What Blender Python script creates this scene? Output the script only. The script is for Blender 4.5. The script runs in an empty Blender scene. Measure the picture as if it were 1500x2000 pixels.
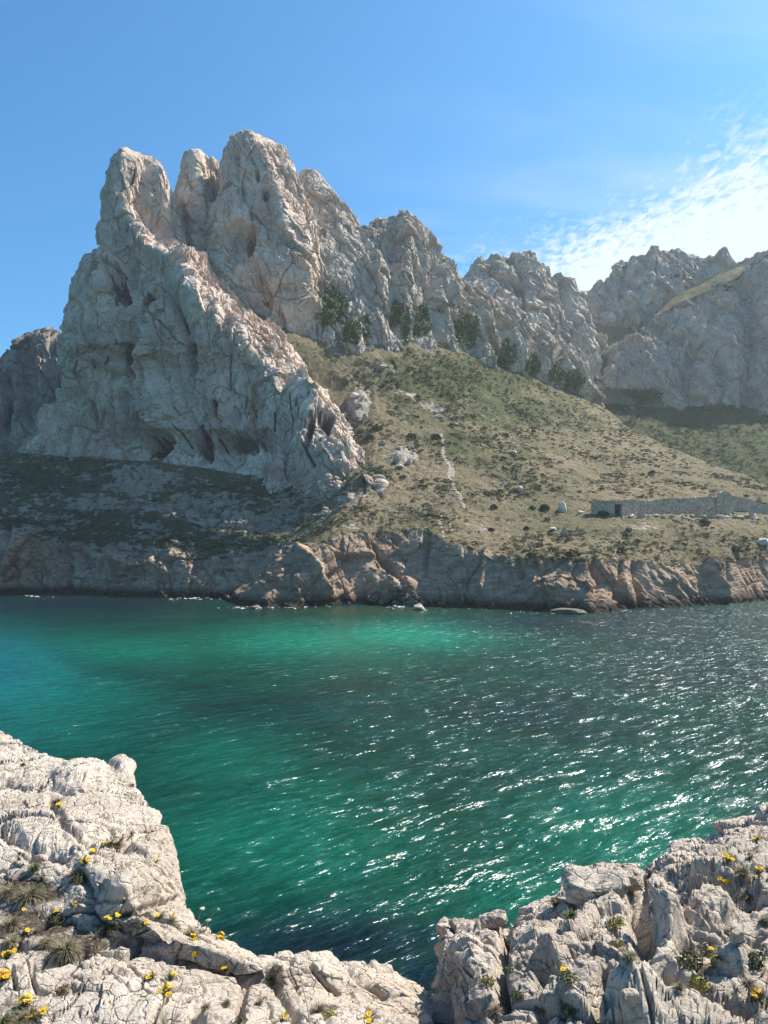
import bpy, math, random
import numpy as np
from mathutils import Vector

SC = bpy.context.scene
COL = SC.collection
F = 1500.0
CAMH = 12.0
rng = np.random.default_rng(7)
random.seed(7)

# ------------------------------------------------------------------ camera, sky, sun, exposure
cam_d = bpy.data.cameras.new('camera')
cam = bpy.data.objects.new('camera', cam_d); COL.objects.link(cam)
cam.location = (0, 0, CAMH); cam.rotation_euler = (math.radians(90), 0, 0)
cam_d.sensor_fit = 'HORIZONTAL'; cam_d.sensor_width = 36; cam_d.lens = 36
cam_d.shift_y = 80 / 1500
cam_d.clip_start = 0.1; cam_d.clip_end = 20000
SC.camera = cam

SUN_AZ, SUN_EL = math.radians(58), math.radians(48)
world = bpy.data.worlds.new('World'); SC.world = world; world.use_nodes = True
sun_d = bpy.data.lights.new('sun', 'SUN'); sun_d.energy = 3.6; sun_d.angle = math.radians(0.5)
sun_d.color = (1.0, 0.95, 0.87)
sun = bpy.data.objects.new('sun', sun_d); COL.objects.link(sun)
SL = Vector((math.sin(SUN_AZ) * math.cos(SUN_EL), math.cos(SUN_AZ) * math.cos(SUN_EL), math.sin(SUN_EL)))
sun.rotation_euler = SL.to_track_quat('Z', 'Y').to_euler()
sun.location = (60, 60, 300)
SC.view_settings.view_transform = 'Standard'; SC.view_settings.look = 'None'
SC.view_settings.gamma = 1; SC.view_settings.use_curve_mapping = False
SC.view_settings.exposure = 1.3
SKY_STRENGTH = 0.088
SC.cycles.max_bounces = 6; SC.cycles.diffuse_bounces = 3; SC.cycles.glossy_bounces = 2
SC.cycles.volume_bounces = 0
SC.cycles.sample_clamp_indirect = 6.0
SC.cycles.use_denoising = True


# ------------------------------------------------------------------ node helper
class NT:
    def __init__(s, tree):
        s.t = tree; tree.nodes.clear()

    def n(s, kind, props=None, **ins):
        nd = s.t.nodes.new(kind)
        for k, v in (props or {}).items():
            setattr(nd, k, v)
        for k, v in ins.items():
            key = int(k[1:]) if k[0] == 'i' and k[1:].isdigit() else k.replace('_', ' ')
            sock = nd.inputs[key]
            if isinstance(v, bpy.types.NodeSocket):
                s.t.links.new(v, sock)
            else:
                sock.default_value = v
        return nd

    def math(s, op, a, b=0.0, c=0.0, clamp=False):
        return s.n('ShaderNodeMath', {'operation': op, 'use_clamp': clamp}, i0=a, i1=b, i2=c).outputs[0]

    def vec(s, op, a, b=(0, 0, 0)):
        nd = s.n('ShaderNodeVectorMath', {'operation': op}, i0=a, i1=b)
        return nd.outputs['Value'] if op in ('DOT_PRODUCT', 'LENGTH', 'DISTANCE') else nd.outputs[0]

    def mix(s, f, a, b):
        nd = s.n('ShaderNodeMix', {'data_type': 'RGBA'})
        for sock, v in ((nd.inputs[0], f), (nd.inputs[6], a), (nd.inputs[7], b)):
            if isinstance(v, bpy.types.NodeSocket):
                s.t.links.new(v, sock)
            else:
                sock.default_value = (*v, 1) if isinstance(v, tuple) and len(v) == 3 else v
        return nd.outputs[2]

    def ramp(s, x, a, b, lo=0.0, hi=1.0):
        return s.n('ShaderNodeMapRange', {'interpolation_type': 'SMOOTHSTEP'}, i0=x, i1=a, i2=b, i3=lo, i4=hi).outputs[0]

    def noise(s, v, scale, detail=6.0, rough=0.55, dist=0.0):
        return s.n('ShaderNodeTexNoise', None, Vector=v, Scale=scale, Detail=detail, Roughness=rough, Distortion=dist).outputs[0]

    def scale(s, v, xyz):
        return s.vec('MULTIPLY', v, xyz)

    def attr(s, name):
        return s.n('ShaderNodeAttribute', {'attribute_name': name}).outputs['Fac']


# sky with a bank of rippled high cloud low in the sunward half
w = NT(world.node_tree)
sky = w.n('ShaderNodeTexSky', {'sky_type': 'NISHITA', 'sun_disc': False, 'sun_elevation': SUN_EL, 'sun_rotation': SUN_AZ,
                               'altitude': 0.0, 'air_density': 1.0, 'dust_density': 0.8, 'ozone_density': 5.0})
d = w.n('ShaderNodeTexCoord').outputs['Generated']
sep = w.n('ShaderNodeSeparateXYZ', None, i0=d)
dx, dy, dz = sep.outputs
zc = w.math('MAXIMUM', dz, 0.03)
pl = w.n('ShaderNodeCombineXYZ', None, i0=w.math('DIVIDE', dx, zc), i1=w.math('DIVIDE', dy, zc), i2=0.0).outputs[0]
# plane coordinates: cloud deck at height 1; the bank's edge runs as a straight line across the deck
edge = w.math('ADD', w.vec('DOT_PRODUCT', pl, (0.81, 0.585, 0)), -1.90)
wob = w.noise(pl, 1.3, 4, 0.6)
edge2 = w.math('ADD', edge, w.math('MULTIPLY', w.math('SUBTRACT', wob, 0.5), 0.5))
rip = w.noise(w.n('ShaderNodeMapping', None, Vector=pl, Rotation=(0, 0, 0.5), Scale=(38, 15, 1)).outputs[0], 1.0, 5, 0.55, 0.6)
rip2 = w.noise(w.n('ShaderNodeMapping', None, Vector=pl, Rotation=(0, 0, -0.5), Scale=(14, 22, 1)).outputs[0], 1.0, 5, 0.6, 0.5)
ripm = w.math('ADD', w.math('MULTIPLY', rip, 0.6), w.math('MULTIPLY', rip2, 0.4))
dens = w.ramp(edge2, -0.30, 0.42)
ripc = w.math('MULTIPLY_ADD', ripm, 3.4, -1.2)
clo = w.ramp(w.math('ADD', ripc, w.math('MULTIPLY', dens, 0.95)), 0.30, 1.45)
clo = w.math('MULTIPLY', clo, w.ramp(edge2, -0.42, 0.12))
veil = w.noise(w.n('ShaderNodeMapping', None, Vector=pl, Rotation=(0, 0, 0.35), Scale=(0.5, 1.5, 1)).outputs[0], 1.0, 5, 0.55, 0.7)
veil = w.math('MULTIPLY', w.math('MULTIPLY', w.ramp(veil, 0.45, 0.75), 0.32), w.ramp(edge2, -1.3, -0.1))
clo = w.math('MINIMUM', w.math('MULTIPLY', w.math('MAXIMUM', clo, veil), 0.92), 0.86)
skyc = w.mix(1.0, sky.outputs[0], sky.outputs[0])
tint = w.n('ShaderNodeMix', {'data_type': 'RGBA', 'blend_type': 'MULTIPLY'}, i0=1.0, i6=sky.outputs[0], i7=(0.38, 0.765, 0.89, 1)).outputs[2]
cc = w.mix(clo, tint, (4.5, 4.85, 5.15))
bg = w.n('ShaderNodeBackground', None, Color=cc, Strength=SKY_STRENGTH)
w.n('ShaderNodeOutputWorld', None, Surface=bg.outputs[0])

# ------------------------------------------------------------------ noise in numpy
_perm = np.random.default_rng(3).permutation(256).astype(np.int32)
_perm = np.concatenate([_perm, _perm])
_g = np.random.default_rng(5).normal(size=(256, 3)).astype(np.float32)
_g /= np.linalg.norm(_g, axis=1, keepdims=True)


def perlin(p):
    p = np.asarray(p, np.float32)
    fl = np.floor(p); f = p - fl; i = fl.astype(np.int32) & 255
    u = f * f * f * (f * (f * 6 - 15) + 10)
    out = 0
    x0, y0, z0 = i[..., 0], i[..., 1], i[..., 2]
    for a in (0, 1):
        pa = _perm[(x0 + a) & 255]; wx = u[..., 0] if a else 1 - u[..., 0]
        for b in (0, 1):
            pb = _perm[pa + ((y0 + b) & 255)]; wy = wx * (u[..., 1] if b else 1 - u[..., 1])
            for c in (0, 1):
                g = _g[_perm[pb + ((z0 + c) & 255)]]
                out = out + wy * (u[..., 2] if c else 1 - u[..., 2]) * (
                    g[..., 0] * (f[..., 0] - a) + g[..., 1] * (f[..., 1] - b) + g[..., 2] * (f[..., 2] - c))
    return out * 1.5


def fbm(p, o=4, gain=0.5, ridged=False):
    s, a, t = 0, 1.0, 0.0
    p = np.asarray(p, np.float32)
    for k in range(o):
        n = perlin(p * (2.03 ** k) + 17.3 * k)
        if ridged:
            n = 1 - np.abs(n) * 2
        s = s + a * n; t += a; a *= gain
    return s / t


def _h(i, k):
    n = (i[..., 0] * 73856093) ^ (i[..., 1] * 19349663) ^ (i[..., 2] * 83492791) ^ (k * 2654435 + 977)
    n = n & 0x7fffffff
    n = (n ^ (n >> 13)) * 1274126177 & 0x7fffffff
    n = (n ^ (n >> 16)) & 0xffff
    return n.astype(np.float32) / 65535.0


def worley(p):
    """nearest and second nearest cell: F1, F2, integer cell id, vector from its centre"""
    p = np.asarray(p, np.float32)
    fl = np.floor(p).astype(np.int64)
    f1 = np.full(p.shape[:-1], 9, np.float32); f2 = f1.copy()
    cid = np.zeros(p.shape[:-1] + (3,), np.int64); vec = np.zeros_like(p)
    for a in (-1, 0, 1):
        for b in (-1, 0, 1):
            for c in (-1, 0, 1):
                i = fl + np.array([a, b, c])
                ctr = i.astype(np.float32) + np.stack([_h(i, 1), _h(i, 2), _h(i, 3)], -1)
                dv = p - ctr
                dd = np.sqrt((dv * dv).sum(-1))
                near = dd < f1
                f2 = np.where(near, f1, np.minimum(f2, dd))
                f1 = np.where(near, dd, f1)
                cid[near] = i[near]; vec[near] = dv[near]
    return f1, f2, cid, vec


def sstep(a, b, x):
    t = np.clip((x - a) / (b - a), 0, 1)
    return t * t * (3 - 2 * t)


# ------------------------------------------------------------------ geometry helpers
def P(px, py, D):
    px, py, D = (np.asarray(v, np.float64) for v in (px, py, D))
    return np.stack([(px - 750) / F * D, D + 0 * px, CAMH + (1080 - py) / F * D], -1)


def proj(p):
    D = np.maximum(p[..., 1], 0.05)
    return np.stack([750 + p[..., 0] / D * F, 1080 - (p[..., 2] - CAMH) / D * F], -1)


def grid_normals(G, wrap=False):
    if wrap:
        du = np.roll(G, -1, 1) - np.roll(G, 1, 1)
    else:
        du = np.gradient(G, axis=1)
    dv = np.gradient(G, axis=0)
    n = np.cross(du, dv)
    return n / np.maximum(np.linalg.norm(n, axis=-1, keepdims=True), 1e-9)


def blur(A, k, axis, wrap=False):
    for _ in range(k):
        if wrap:
            A = (np.roll(A, 1, axis) + 2 * A + np.roll(A, -1, axis)) / 4
        else:
            B = A.copy()
            s = [slice(None)] * A.ndim
            a, b, c = list(s), list(s), list(s)
            a[axis] = slice(0, -2); b[axis] = slice(1, -1); c[axis] = slice(2, None)
            B[tuple(b)] = (A[tuple(a)] + 2 * A[tuple(b)] + A[tuple(c)]) / 4
            A = B
    return A


def grid_faces(nr, nc, wrap=False):
    r = np.arange(nr - 1)[:, None]; c = np.arange(nc if wrap else nc - 1)[None, :]
    c2 = (c + 1) % nc
    return np.stack([r * nc + c, r * nc + c2, (r + 1) * nc + c2, (r + 1) * nc + c], -1).reshape(-1, 4)


def mesh_from(name, V, Q, mat, attrs=None, smooth=True):
    me = bpy.data.meshes.new(name)
    V = np.ascontiguousarray(V.reshape(-1, 3), np.float32); Q = np.ascontiguousarray(Q, np.int32)
    k = Q.shape[1]
    me.vertices.add(len(V)); me.vertices.foreach_set('co', V.ravel())
    me.loops.add(Q.size); me.loops.foreach_set('vertex_index', Q.ravel())
    me.polygons.add(len(Q))
    me.polygons.foreach_set('loop_start', np.arange(0, Q.size, k, dtype=np.int32))
    for n, a in (attrs or {}).items():
        at = me.attributes.new(n, 'FLOAT', 'POINT')
        at.data.foreach_set('value', np.ascontiguousarray(a.ravel(), np.float32))
    me.update(calc_edges=True)
    me.polygons.foreach_set('use_smooth', np.full(len(Q), smooth))
    for m in (mat if isinstance(mat, (list, tuple)) else [mat]):
        me.materials.append(m)
    return me


def link(name, me, parent=None, **props):
    o = bpy.data.objects.new(name, me); COL.objects.link(o)
    if parent is not None:
        o.parent = parent
    for k, v in props.items():
        if v:
            o[k] = v
    return o


def empty(name, loc=(0, 0, 0), rz=0.0, **props):
    o = link(name, None, **props); o.location = loc; o.rotation_euler = (0, 0, rz)
    return o


def submesh(name, V, Q, mat, attrs=None, smooth=True):
    u, inv = np.unique(Q, return_inverse=True)
    return mesh_from(name, V.reshape(-1, 3)[u], inv.reshape(Q.shape), mat,
                     {k: a.ravel()[u] for k, a in (attrs or {}).items()}, smooth)


def resample(pts, s):
    """polyline pts (n,3: px,py,D) sampled at px values s"""
    pts = np.array(pts, float)
    return P(s, np.interp(s, pts[:, 0], pts[:, 1]), np.interp(s, pts[:, 0], pts[:, 2]))


def loft(lines, counts, smooth=2):
    rows = []
    for k in range(len(lines) - 1):
        t = np.arange(counts[k]) / counts[k]
        rows.append(lines[k][None] * (1 - t)[:, None, None] + lines[k + 1][None] * t[:, None, None])
    rows.append(lines[-1][None])
    return blur(np.concatenate(rows, 0), smooth, 0)


def seg_dist(pp, poly):
    """pixel distance from points pp (...,2) to a polyline, and the position along it"""
    best = np.full(pp.shape[:-1], 1e9); tb = np.zeros(pp.shape[:-1])
    n = len(poly) - 1
    for k in range(n):
        a = np.array(poly[k], float); b = np.array(poly[k + 1], float); ab = b - a
        t = np.clip(((pp - a) @ ab) / (ab @ ab), 0, 1)
        dd = np.linalg.norm(pp - (a + t[..., None] * ab), axis=-1)
        m = dd < best
        best = np.where(m, dd, best); tb = np.where(m, (k + t) / n, tb)
    return best, tb


# surfaces that things stand on: world points with their pixel
SURF = {}


def add_surf(key, V, N=None):
    V = V.reshape(-1, 3)
    SURF[key] = (V, proj(V), None if N is None else N.reshape(-1, 3))


def on(key, px, py, near=6.0):
    V, pp, N = SURF[key]
    dd = np.hypot(pp[:, 0] - px, pp[:, 1] - py)
    idx = np.argsort(dd)[:24]
    idx = idx[dd[idx] <= max(near, dd[idx[0]] + 2.0)]
    j = idx[np.argmin(V[idx, 1])]
    return V[j].copy(), (None if N is None else N[j])


# ------------------------------------------------------------------ materials
def new_mat(name):
    m = bpy.data.materials.new(name); m.use_nodes = True
    return m, NT(m.node_tree)


def finish(t, color, rough=0.9, height=None, dist=0.1, strength=1.0, spec=0.25, **kw):
    b = t.n('ShaderNodeBsdfPrincipled', None, Base_Color=color, Roughness=rough, Specular_IOR_Level=spec, **kw)
    if height is not None:
        t.t.links.new(t.n('ShaderNodeBump', None, Strength=strength, Distance=dist, Height=height).outputs[0], b.inputs['Normal'])
    t.n('ShaderNodeOutputMaterial', None, Surface=b.outputs[0])
    return b


def pos(t):
    return t.n('ShaderNodeNewGeometry').outputs['Position']


def cliff_mat(name, light, grey, pink, pinkf, dark=(0.05, 0.048, 0.05), strata=None):
    m, t = new_mat(name)
    p = pos(t)
    c = t.mix(t.ramp(t.noise(p, 0.09, 8, 0.62), 0.36, 0.64), grey, light)
    c = t.mix(t.math('MULTIPLY', t.ramp(t.noise(t.scale(p, (1, 1, 0.55)), 0.055, 7, 0.6, 0.6), 0.46, 0.68), pinkf), c, pink)
    c = t.mix(t.math('MULTIPLY', t.ramp(t.math('ADD', t.attr('pink'), t.math('MULTIPLY', t.math('SUBTRACT', t.noise(t.scale(p, (1, 1, 0.35)), 0.12, 7, 0.65, 0.5), 0.5), 1.4)), 0.35, 0.7), 0.85), c, t.mix(t.noise(p, 0.5, 5, 0.7), (0.30, 0.185, 0.13), (0.42, 0.30, 0.235)))
    # water streaks running down the face, and shade painted dark into hollows
    st = t.noise(t.scale(p, (1.0, 1.0, 0.09)), 0.75, 6, 0.62)
    region = t.ramp(t.noise(p, 0.045, 4, 0.5), 0.5, 0.66)
    c = t.mix(t.math('MULTIPLY', t.math('MULTIPLY', t.ramp(st, 0.54, 0.70), region), 0.55), c, dark)
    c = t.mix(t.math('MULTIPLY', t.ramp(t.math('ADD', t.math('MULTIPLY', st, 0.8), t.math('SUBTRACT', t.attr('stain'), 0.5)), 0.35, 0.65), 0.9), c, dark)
    # lichen speckle and joint lines
    c = t.mix(t.ramp(t.noise(p, 1.6, 4, 0.7), 0.54, 0.68, 0, 0.62), c, (0.17, 0.15, 0.125))
    c = t.mix(t.ramp(t.noise(p, 0.6, 3, 0.7), 0.58, 0.75, 0, 0.45), c, (0.72, 0.62, 0.51))
    if strata:
        sd = t.noise(t.scale(p, strata), 1.0, 5, 0.6, 0.3)
        c = t.mix(t.ramp(sd, 0.38, 0.68, 0, 0.6), c, (0.17, 0.115, 0.075))
        wet = t.n('ShaderNodeMapRange', None, i0=t.n('ShaderNodeSeparateXYZ', None, i0=p).outputs[2], i1=0.9, i2=3.0, i3=0.95, i4=0.0)
        c = t.mix(wet.outputs[0], c, (0.022, 0.022, 0.018))
    # tufts and scrub on ledges
    vg = t.ramp(t.math('ADD', t.attr('veg'), t.math('MULTIPLY', t.math('SUBTRACT', t.noise(p, 0.5, 6, 0.65), 0.5), 1.3)), 0.42, 0.62)
    vc = t.mix(t.noise(p, 0.9, 5, 0.7), (0.030, 0.040, 0.014), (0.125, 0.110, 0.045))
    c = t.mix(vg, c, vc)
    jit = t.scale(t.n('ShaderNodeTexNoise', None, Vector=p, Scale=0.6, Detail=3.0).outputs[1], (1.2, 1.2, 1.2))
    pj = t.vec('ADD', t.scale(t.vec('ADD', p, jit), (1, 1, 0.5)), (0, 0, 0))
    for sc_, w_, a_, ms in ((0.17, 0.016, 0.8, 0.05), (0.45, 0.022, 0.65, 0.11)):
        ve = t.n('ShaderNodeTexVoronoi', {'feature': 'DISTANCE_TO_EDGE'}, Vector=pj, Scale=sc_).outputs[0]
        c = t.mix(t.math('MULTIPLY', t.ramp(ve, w_ * 0.3, w_, a_, 0.0), t.ramp(t.noise(p, ms, 4, 0.6), 0.44, 0.58)), c, (0.075, 0.065, 0.055))
    h = t.noise(p, 0.9, 9, 0.7)
    finish(t, c, 0.95, h, 0.8, 0.75, 0.1)
    return m


M_CLIFF = cliff_mat('limestone_pale', (0.76, 0.60, 0.475), (0.53, 0.41, 0.32), (0.52, 0.33, 0.245), 0.6)
M_SPUR = cliff_mat('limestone_shade_darkened', (0.46, 0.37, 0.30), (0.25, 0.205, 0.17), (0.30, 0.21, 0.165), 0.5)  # darker albedo stands in for the shadow on the far spur
M_RIDGE = cliff_mat('limestone_grey', (0.60, 0.515, 0.425), (0.43, 0.365, 0.30), (0.46, 0.35, 0.265), 0.3)
M_COAST = cliff_mat('brown_coastal_rock', (0.54, 0.385, 0.27), (0.38, 0.265, 0.18), (0.44, 0.27, 0.18), 0.6, strata=(0.25, 0.25, 1.1))
M_COASTP = cliff_mat('pale_coastal_rock', (0.58, 0.43, 0.32), (0.38, 0.275, 0.20), (0.44, 0.25, 0.165), 0.7, strata=(0.2, 0.2, 0.9))


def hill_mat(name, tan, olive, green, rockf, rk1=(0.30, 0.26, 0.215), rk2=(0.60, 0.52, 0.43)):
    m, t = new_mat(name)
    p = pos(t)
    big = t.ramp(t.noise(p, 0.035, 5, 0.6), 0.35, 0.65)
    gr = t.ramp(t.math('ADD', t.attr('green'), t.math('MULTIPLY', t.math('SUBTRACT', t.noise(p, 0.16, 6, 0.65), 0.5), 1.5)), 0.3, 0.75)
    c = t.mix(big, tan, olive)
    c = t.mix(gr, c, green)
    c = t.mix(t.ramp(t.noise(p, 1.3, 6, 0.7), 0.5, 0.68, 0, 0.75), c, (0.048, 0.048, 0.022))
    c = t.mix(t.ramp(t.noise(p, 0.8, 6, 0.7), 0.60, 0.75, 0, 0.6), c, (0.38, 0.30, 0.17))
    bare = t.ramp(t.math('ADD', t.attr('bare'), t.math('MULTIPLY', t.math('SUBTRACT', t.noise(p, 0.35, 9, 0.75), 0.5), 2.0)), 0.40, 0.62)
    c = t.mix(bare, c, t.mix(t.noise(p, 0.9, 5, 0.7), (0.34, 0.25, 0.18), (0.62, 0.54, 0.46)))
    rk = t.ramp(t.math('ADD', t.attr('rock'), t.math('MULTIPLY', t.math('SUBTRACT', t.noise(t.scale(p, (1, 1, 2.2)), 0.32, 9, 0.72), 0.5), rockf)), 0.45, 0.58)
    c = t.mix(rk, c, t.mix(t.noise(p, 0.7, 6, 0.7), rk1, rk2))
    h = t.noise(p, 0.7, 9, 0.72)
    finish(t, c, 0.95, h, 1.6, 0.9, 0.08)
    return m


M_HILL = hill_mat('garrigue_slope', (0.285, 0.222, 0.138), (0.175, 0.153, 0.086), (0.090, 0.102, 0.043), 1.5)

# ------------------------------------------------------------------ rock relief
def ell(pp, px, py, rx, ry, tilt=0.0):
    x = pp[..., 0] - px; y = pp[..., 1] - py
    c, s = math.cos(math.radians(tilt)), math.sin(math.radians(tilt))
    return ((x * c + y * s) / rx) ** 2 + ((-x * s + y * c) / ry) ** 2


def facet(q, sc, off, tilt, crack, cw, seed):
    """broken rock: every cell a plane of its own, set back or forward and tilted, open joints between some of them"""
    f1, f2, cid, v = worley(q / np.array(sc) + seed)
    tl = np.stack([_h(cid, 11), _h(cid, 12), _h(cid, 13)], -1) - 0.5
    open_ = sstep(0.35, 0.75, _h(cid, 21))
    return (_h(cid, 9) - 0.5) * off + (v * tl).sum(-1) * tilt - crack * (0.25 + open_) * (1 - sstep(0.0, cw, f2 - f1))


def cliff_relief(p, k=1.0, fine=True, rib=1.0):
    q = p + np.stack([fbm(p / 16 + 5, 3), fbm(p / 16 + 50, 3), fbm(p / 16 + 90, 3)], -1) * 1.6
    q = q + q[..., 2:3] * np.array([0.22, 0.0, 0.0])        # joints lean the way the beds do
    d = (fbm(q / np.array([13, 13, 48.0]) + 9, 3, ridged=True) - 0.55) * 2.2 * rib
    d += fbm(p / np.array([14.0, 14.0, 24.0]) + 31, 3) * 1.5
    d += facet(q, (15, 15, 30), 2.2, 7.5, 1.6, 0.03, 0)
    d += facet(q, (6.0, 6.0, 11), 1.1, 4.2, 1.0, 0.045, 20)
    if fine:
        d += facet(q, (2.4, 2.4, 4.4), 0.5, 2.0, 0.55, 0.07, 40)
        d += facet(q, (1.0, 1.0, 1.6), 0.22, 0.8, 0.2, 0.1, 60)
    else:
        d += facet(q, (2.6, 2.6, 4.4), 0.55, 2.0, 0.5, 0.07, 40)
    cr = np.abs(perlin(q / np.array([6.0, 6.0, 26.0]) + 71))
    d -= 2.0 * (1 - sstep(0.0, 0.03, cr)) * sstep(-0.1, 0.3, perlin(q / 14 + 33))
    return d * k


def carve(pp, feats, mask=None):
    d = np.zeros(pp.shape[:-1])
    wob = fbm(np.concatenate([pp / 22.0, np.zeros(pp.shape[:-1] + (1,))], -1), 3)
    for ft in feats:
        if ft[0] == 'line':
            _, poly, wd, h = ft[:4]
            dist, _t = seg_dist(pp, poly)
            d += h * np.exp(-(np.maximum(dist + wob * wd * 0.7, 0) / wd) ** 2)
        elif ft[0] == 'cave':
            _, px, py, rx, ry, h = ft[:6]
            e = np.sqrt(ell(pp, px, py, rx, ry, ft[6] if len(ft) > 6 else 0)) + wob * 0.35
            d -= h * (1 - sstep(0.55, 1.05, e))
        elif ft[0] == 'bump':
            _, px, py, rx, ry, h = ft[:6]
            e = np.sqrt(ell(pp, px, py, rx, ry, ft[6] if len(ft) > 6 else 0)) + wob * 0.3
            d += h * (1 - sstep(0.3, 1.1, e))
    return d if mask is None else d * mask


def blobs(pp, L):
    a = np.zeros(pp.shape[:-1])
    for px, py, rx, ry, v in L:
        a = np.maximum(a, v * np.exp(-ell(pp, px, py, rx, ry)))
    return a


def up_veg(N, lo=0.45, hi=0.8):
    return sstep(lo, hi, N[..., 2])


def tower(rows, nrow, nfront, nback, k=1.0, feats=(), stain_shades=(), veg=(), pink=(), slits=(), sq=2.4, fine=True, rib=1.0):
    """closed mass of rock: every row (py, left px, right px, left D, right D, half depth) becomes a ring"""
    R = np.array([r[:6] for r in rows], float); R0_py = R[:, 0]
    py = np.linspace(R[0, 0], R[-1, 0], nrow)
    I = [np.interp(py, R[:, 0], R[:, j]) for j in range(1, 6)]
    I = [blur(a, 3, 0) for a in I]
    ar = np.array([r[6] if len(r) > 6 else 0.5 * (r[1] + r[2]) for r in rows], float)
    ta = blur(np.interp(py, R0_py, (ar - np.array([r[1] for r in rows])) / (np.array([r[2] for r in rows]) - np.array([r[1] for r in rows]))), 3, 0)
    has_ar = len(rows[0]) > 6
    # cap: a few rings that close the top
    capn = 9
    L = P(I[0], py, I[2]); Rr = P(I[1], py, I[3]); b = I[4]
    L0, R0, b0 = L[0], Rr[0], b[0]
    mid = (L0 + R0) / 2
    capL, capR, capb = [], [], []
    for i in range(capn):
        f = math.sin((i + 0.15) / capn * math.pi / 2) ** 0.6
        up = np.array([0, 0, (1 - f) * np.linalg.norm(R0 - L0) * 0.05])
        capL.append(mid + (L0 - mid) * f + up); capR.append(mid + (R0 - mid) * f + up); capb.append(b0 * f)
    L = np.concatenate([capL, L]); Rr = np.concatenate([capR, Rr]); b = np.concatenate([capb, b])
    ta = np.concatenate([np.full(capn, ta[0]), ta])
    ph = np.concatenate([np.linspace(-0.12, math.pi + 0.12, nfront, endpoint=False),
                         np.linspace(math.pi + 0.12, 2 * math.pi - 0.12, nback, endpoint=False)])
    c, s = np.cos(ph), np.sin(ph)
    cx = np.sign(c) * np.abs(c) ** (2 / sq); sy = np.sign(s) * np.abs(s) ** (2 / sq)
    t = (1 + cx) / 2
    G = L[:, None] * (1 - t)[None, :, None] + Rr[:, None] * t[None, :, None]
    off = np.broadcast_to(sy[None], (len(L), len(ph))).copy()
    if has_ar:
        lim = np.clip((1 - t)[None] / (1 - ta)[:, None], 0, 1)
        off = np.where(off > 0, np.minimum(off, lim), off)
        off = blur(off, 6, 1, True)
    ax = Rr - L; ax[:, 2] = 0
    nrm = np.stack([ax[:, 1], -ax[:, 0], 0 * ax[:, 0]], -1)
    nrm /= np.maximum(np.linalg.norm(nrm, axis=-1, keepdims=True), 1e-6)
    G = G + nrm[:, None] * (b[:, None] * off)[..., None]
    N = grid_normals(G, True)
    ctr = (L + Rr) / 2
    sgn = np.sign(((G - ctr[:, None]) * N).sum(-1).mean())
    N = N * sgn
    N = blur(blur(N, 6, 0), 6, 1, True)
    N /= np.linalg.norm(N, axis=-1, keepdims=True)
    pp = proj(G)
    front = sstep(-0.1, 0.35, s)[None, :] * np.ones((len(L), 1))
    width = np.linalg.norm(Rr - L, axis=-1)
    amp = np.clip(width / 26.0, 0.12, 1.0)[:, None]
    calm = 0.6 + 0.4 * sstep(capn - 2, capn + 40, np.arange(len(L)))[:, None]
    d = cliff_relief(G, k, fine, rib) * amp * calm + carve(pp, feats, front)
    G = G + N * d[..., None]
    topz = 1 - sstep(0, capn + 10, np.arange(len(L)))[:, None]
    G[..., 2] += topz * (facet(G, (2.6, 2.6, 60), 2.2, 1.2, 0.5, 0.1, 7) * 0.9 + 0.3)
    N2 = grid_normals(G, True) * sgn
    st_shade = blobs(pp, stain_shades)
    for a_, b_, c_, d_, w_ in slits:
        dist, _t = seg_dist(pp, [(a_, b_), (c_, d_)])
        st_shade = np.maximum(st_shade, 1.15 * np.exp(-(dist / (w_ * 1.05)) ** 2))  # blackens the carved slits: their shade painted along with streaking
    att = {'stain': st_shade * front, 'pink': blobs(pp, pink) * front, 'veg': np.maximum(up_veg(N2, 0.55, 0.95) * 0.55, blobs(pp, veg) * front)}
    Q = grid_faces(G.shape[0], G.shape[1], True)
    if sgn < 0:
        Q = Q[:, ::-1]
    return G, N2, Q, att


def sheet_mesh(lines, counts, k=1.0, feats=(), stain_shades=(), veg=(), fine=True, rib=1.0, smooth=4, reliefmask=None):
    G = loft(lines, counts, smooth)
    N = grid_normals(G)
    to_cam = np.array([0, 0, CAMH + 60.0]) - G
    sgn = np.sign((N * to_cam).sum(-1).mean()); N = N * sgn
    N = blur(blur(N, 8, 0), 8, 1); N /= np.linalg.norm(N, axis=-1, keepdims=True)
    pp = proj(G)
    d = cliff_relief(G, k, fine, rib)
    if reliefmask is not None:
        d = d * reliefmask(G.shape)
    d = d + carve(pp, feats)
    G = G + N * d[..., None]
    N2 = grid_normals(G) * sgn
    att = {'stain': blobs(pp, stain_shades), 'veg': np.maximum(up_veg(N2, 0.6, 0.95) * 0.6, blobs(pp, veg))}
    Q = grid_faces(*G.shape[:2])
    if sgn < 0:
        Q = Q[:, ::-1]
    return G, N2, Q, att


# ------------------------------------------------------------------ the great crag and its neighbours
A_rows = [(312, 246, 304, 292, 291, 8, 258), (318, 237, 314, 292, 291, 10, 262), (339, 229, 322, 292, 290, 13, 268), (359, 229, 327, 292, 290, 15, 272), (406, 226, 340, 292, 289, 17, 282), (453, 224, 346, 292, 288, 18, 292), (480, 221, 357, 292, 287, 19, 305), (510, 232, 381, 292, 285, 20, 330), (540, 197, 413, 292, 283, 20, 362), (570, 181, 449, 292, 280, 20, 392), (600, 170, 486, 292, 276, 23, 421), (640, 160, 533, 292, 272, 23, 458), (700, 156, 576, 293, 266, 23, 511), (740, 154, 603, 293, 262, 17, 548), (775, 138, 640, 294, 252, 14, 581), (850, 81, 692, 294, 240, 8, 636), (900, 29, 716, 294, 229, 4, 664), (950, -20, 738, 294, 219, 2, 686), (1040, -60, 760, 294, 207, 2, 716)]
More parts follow.
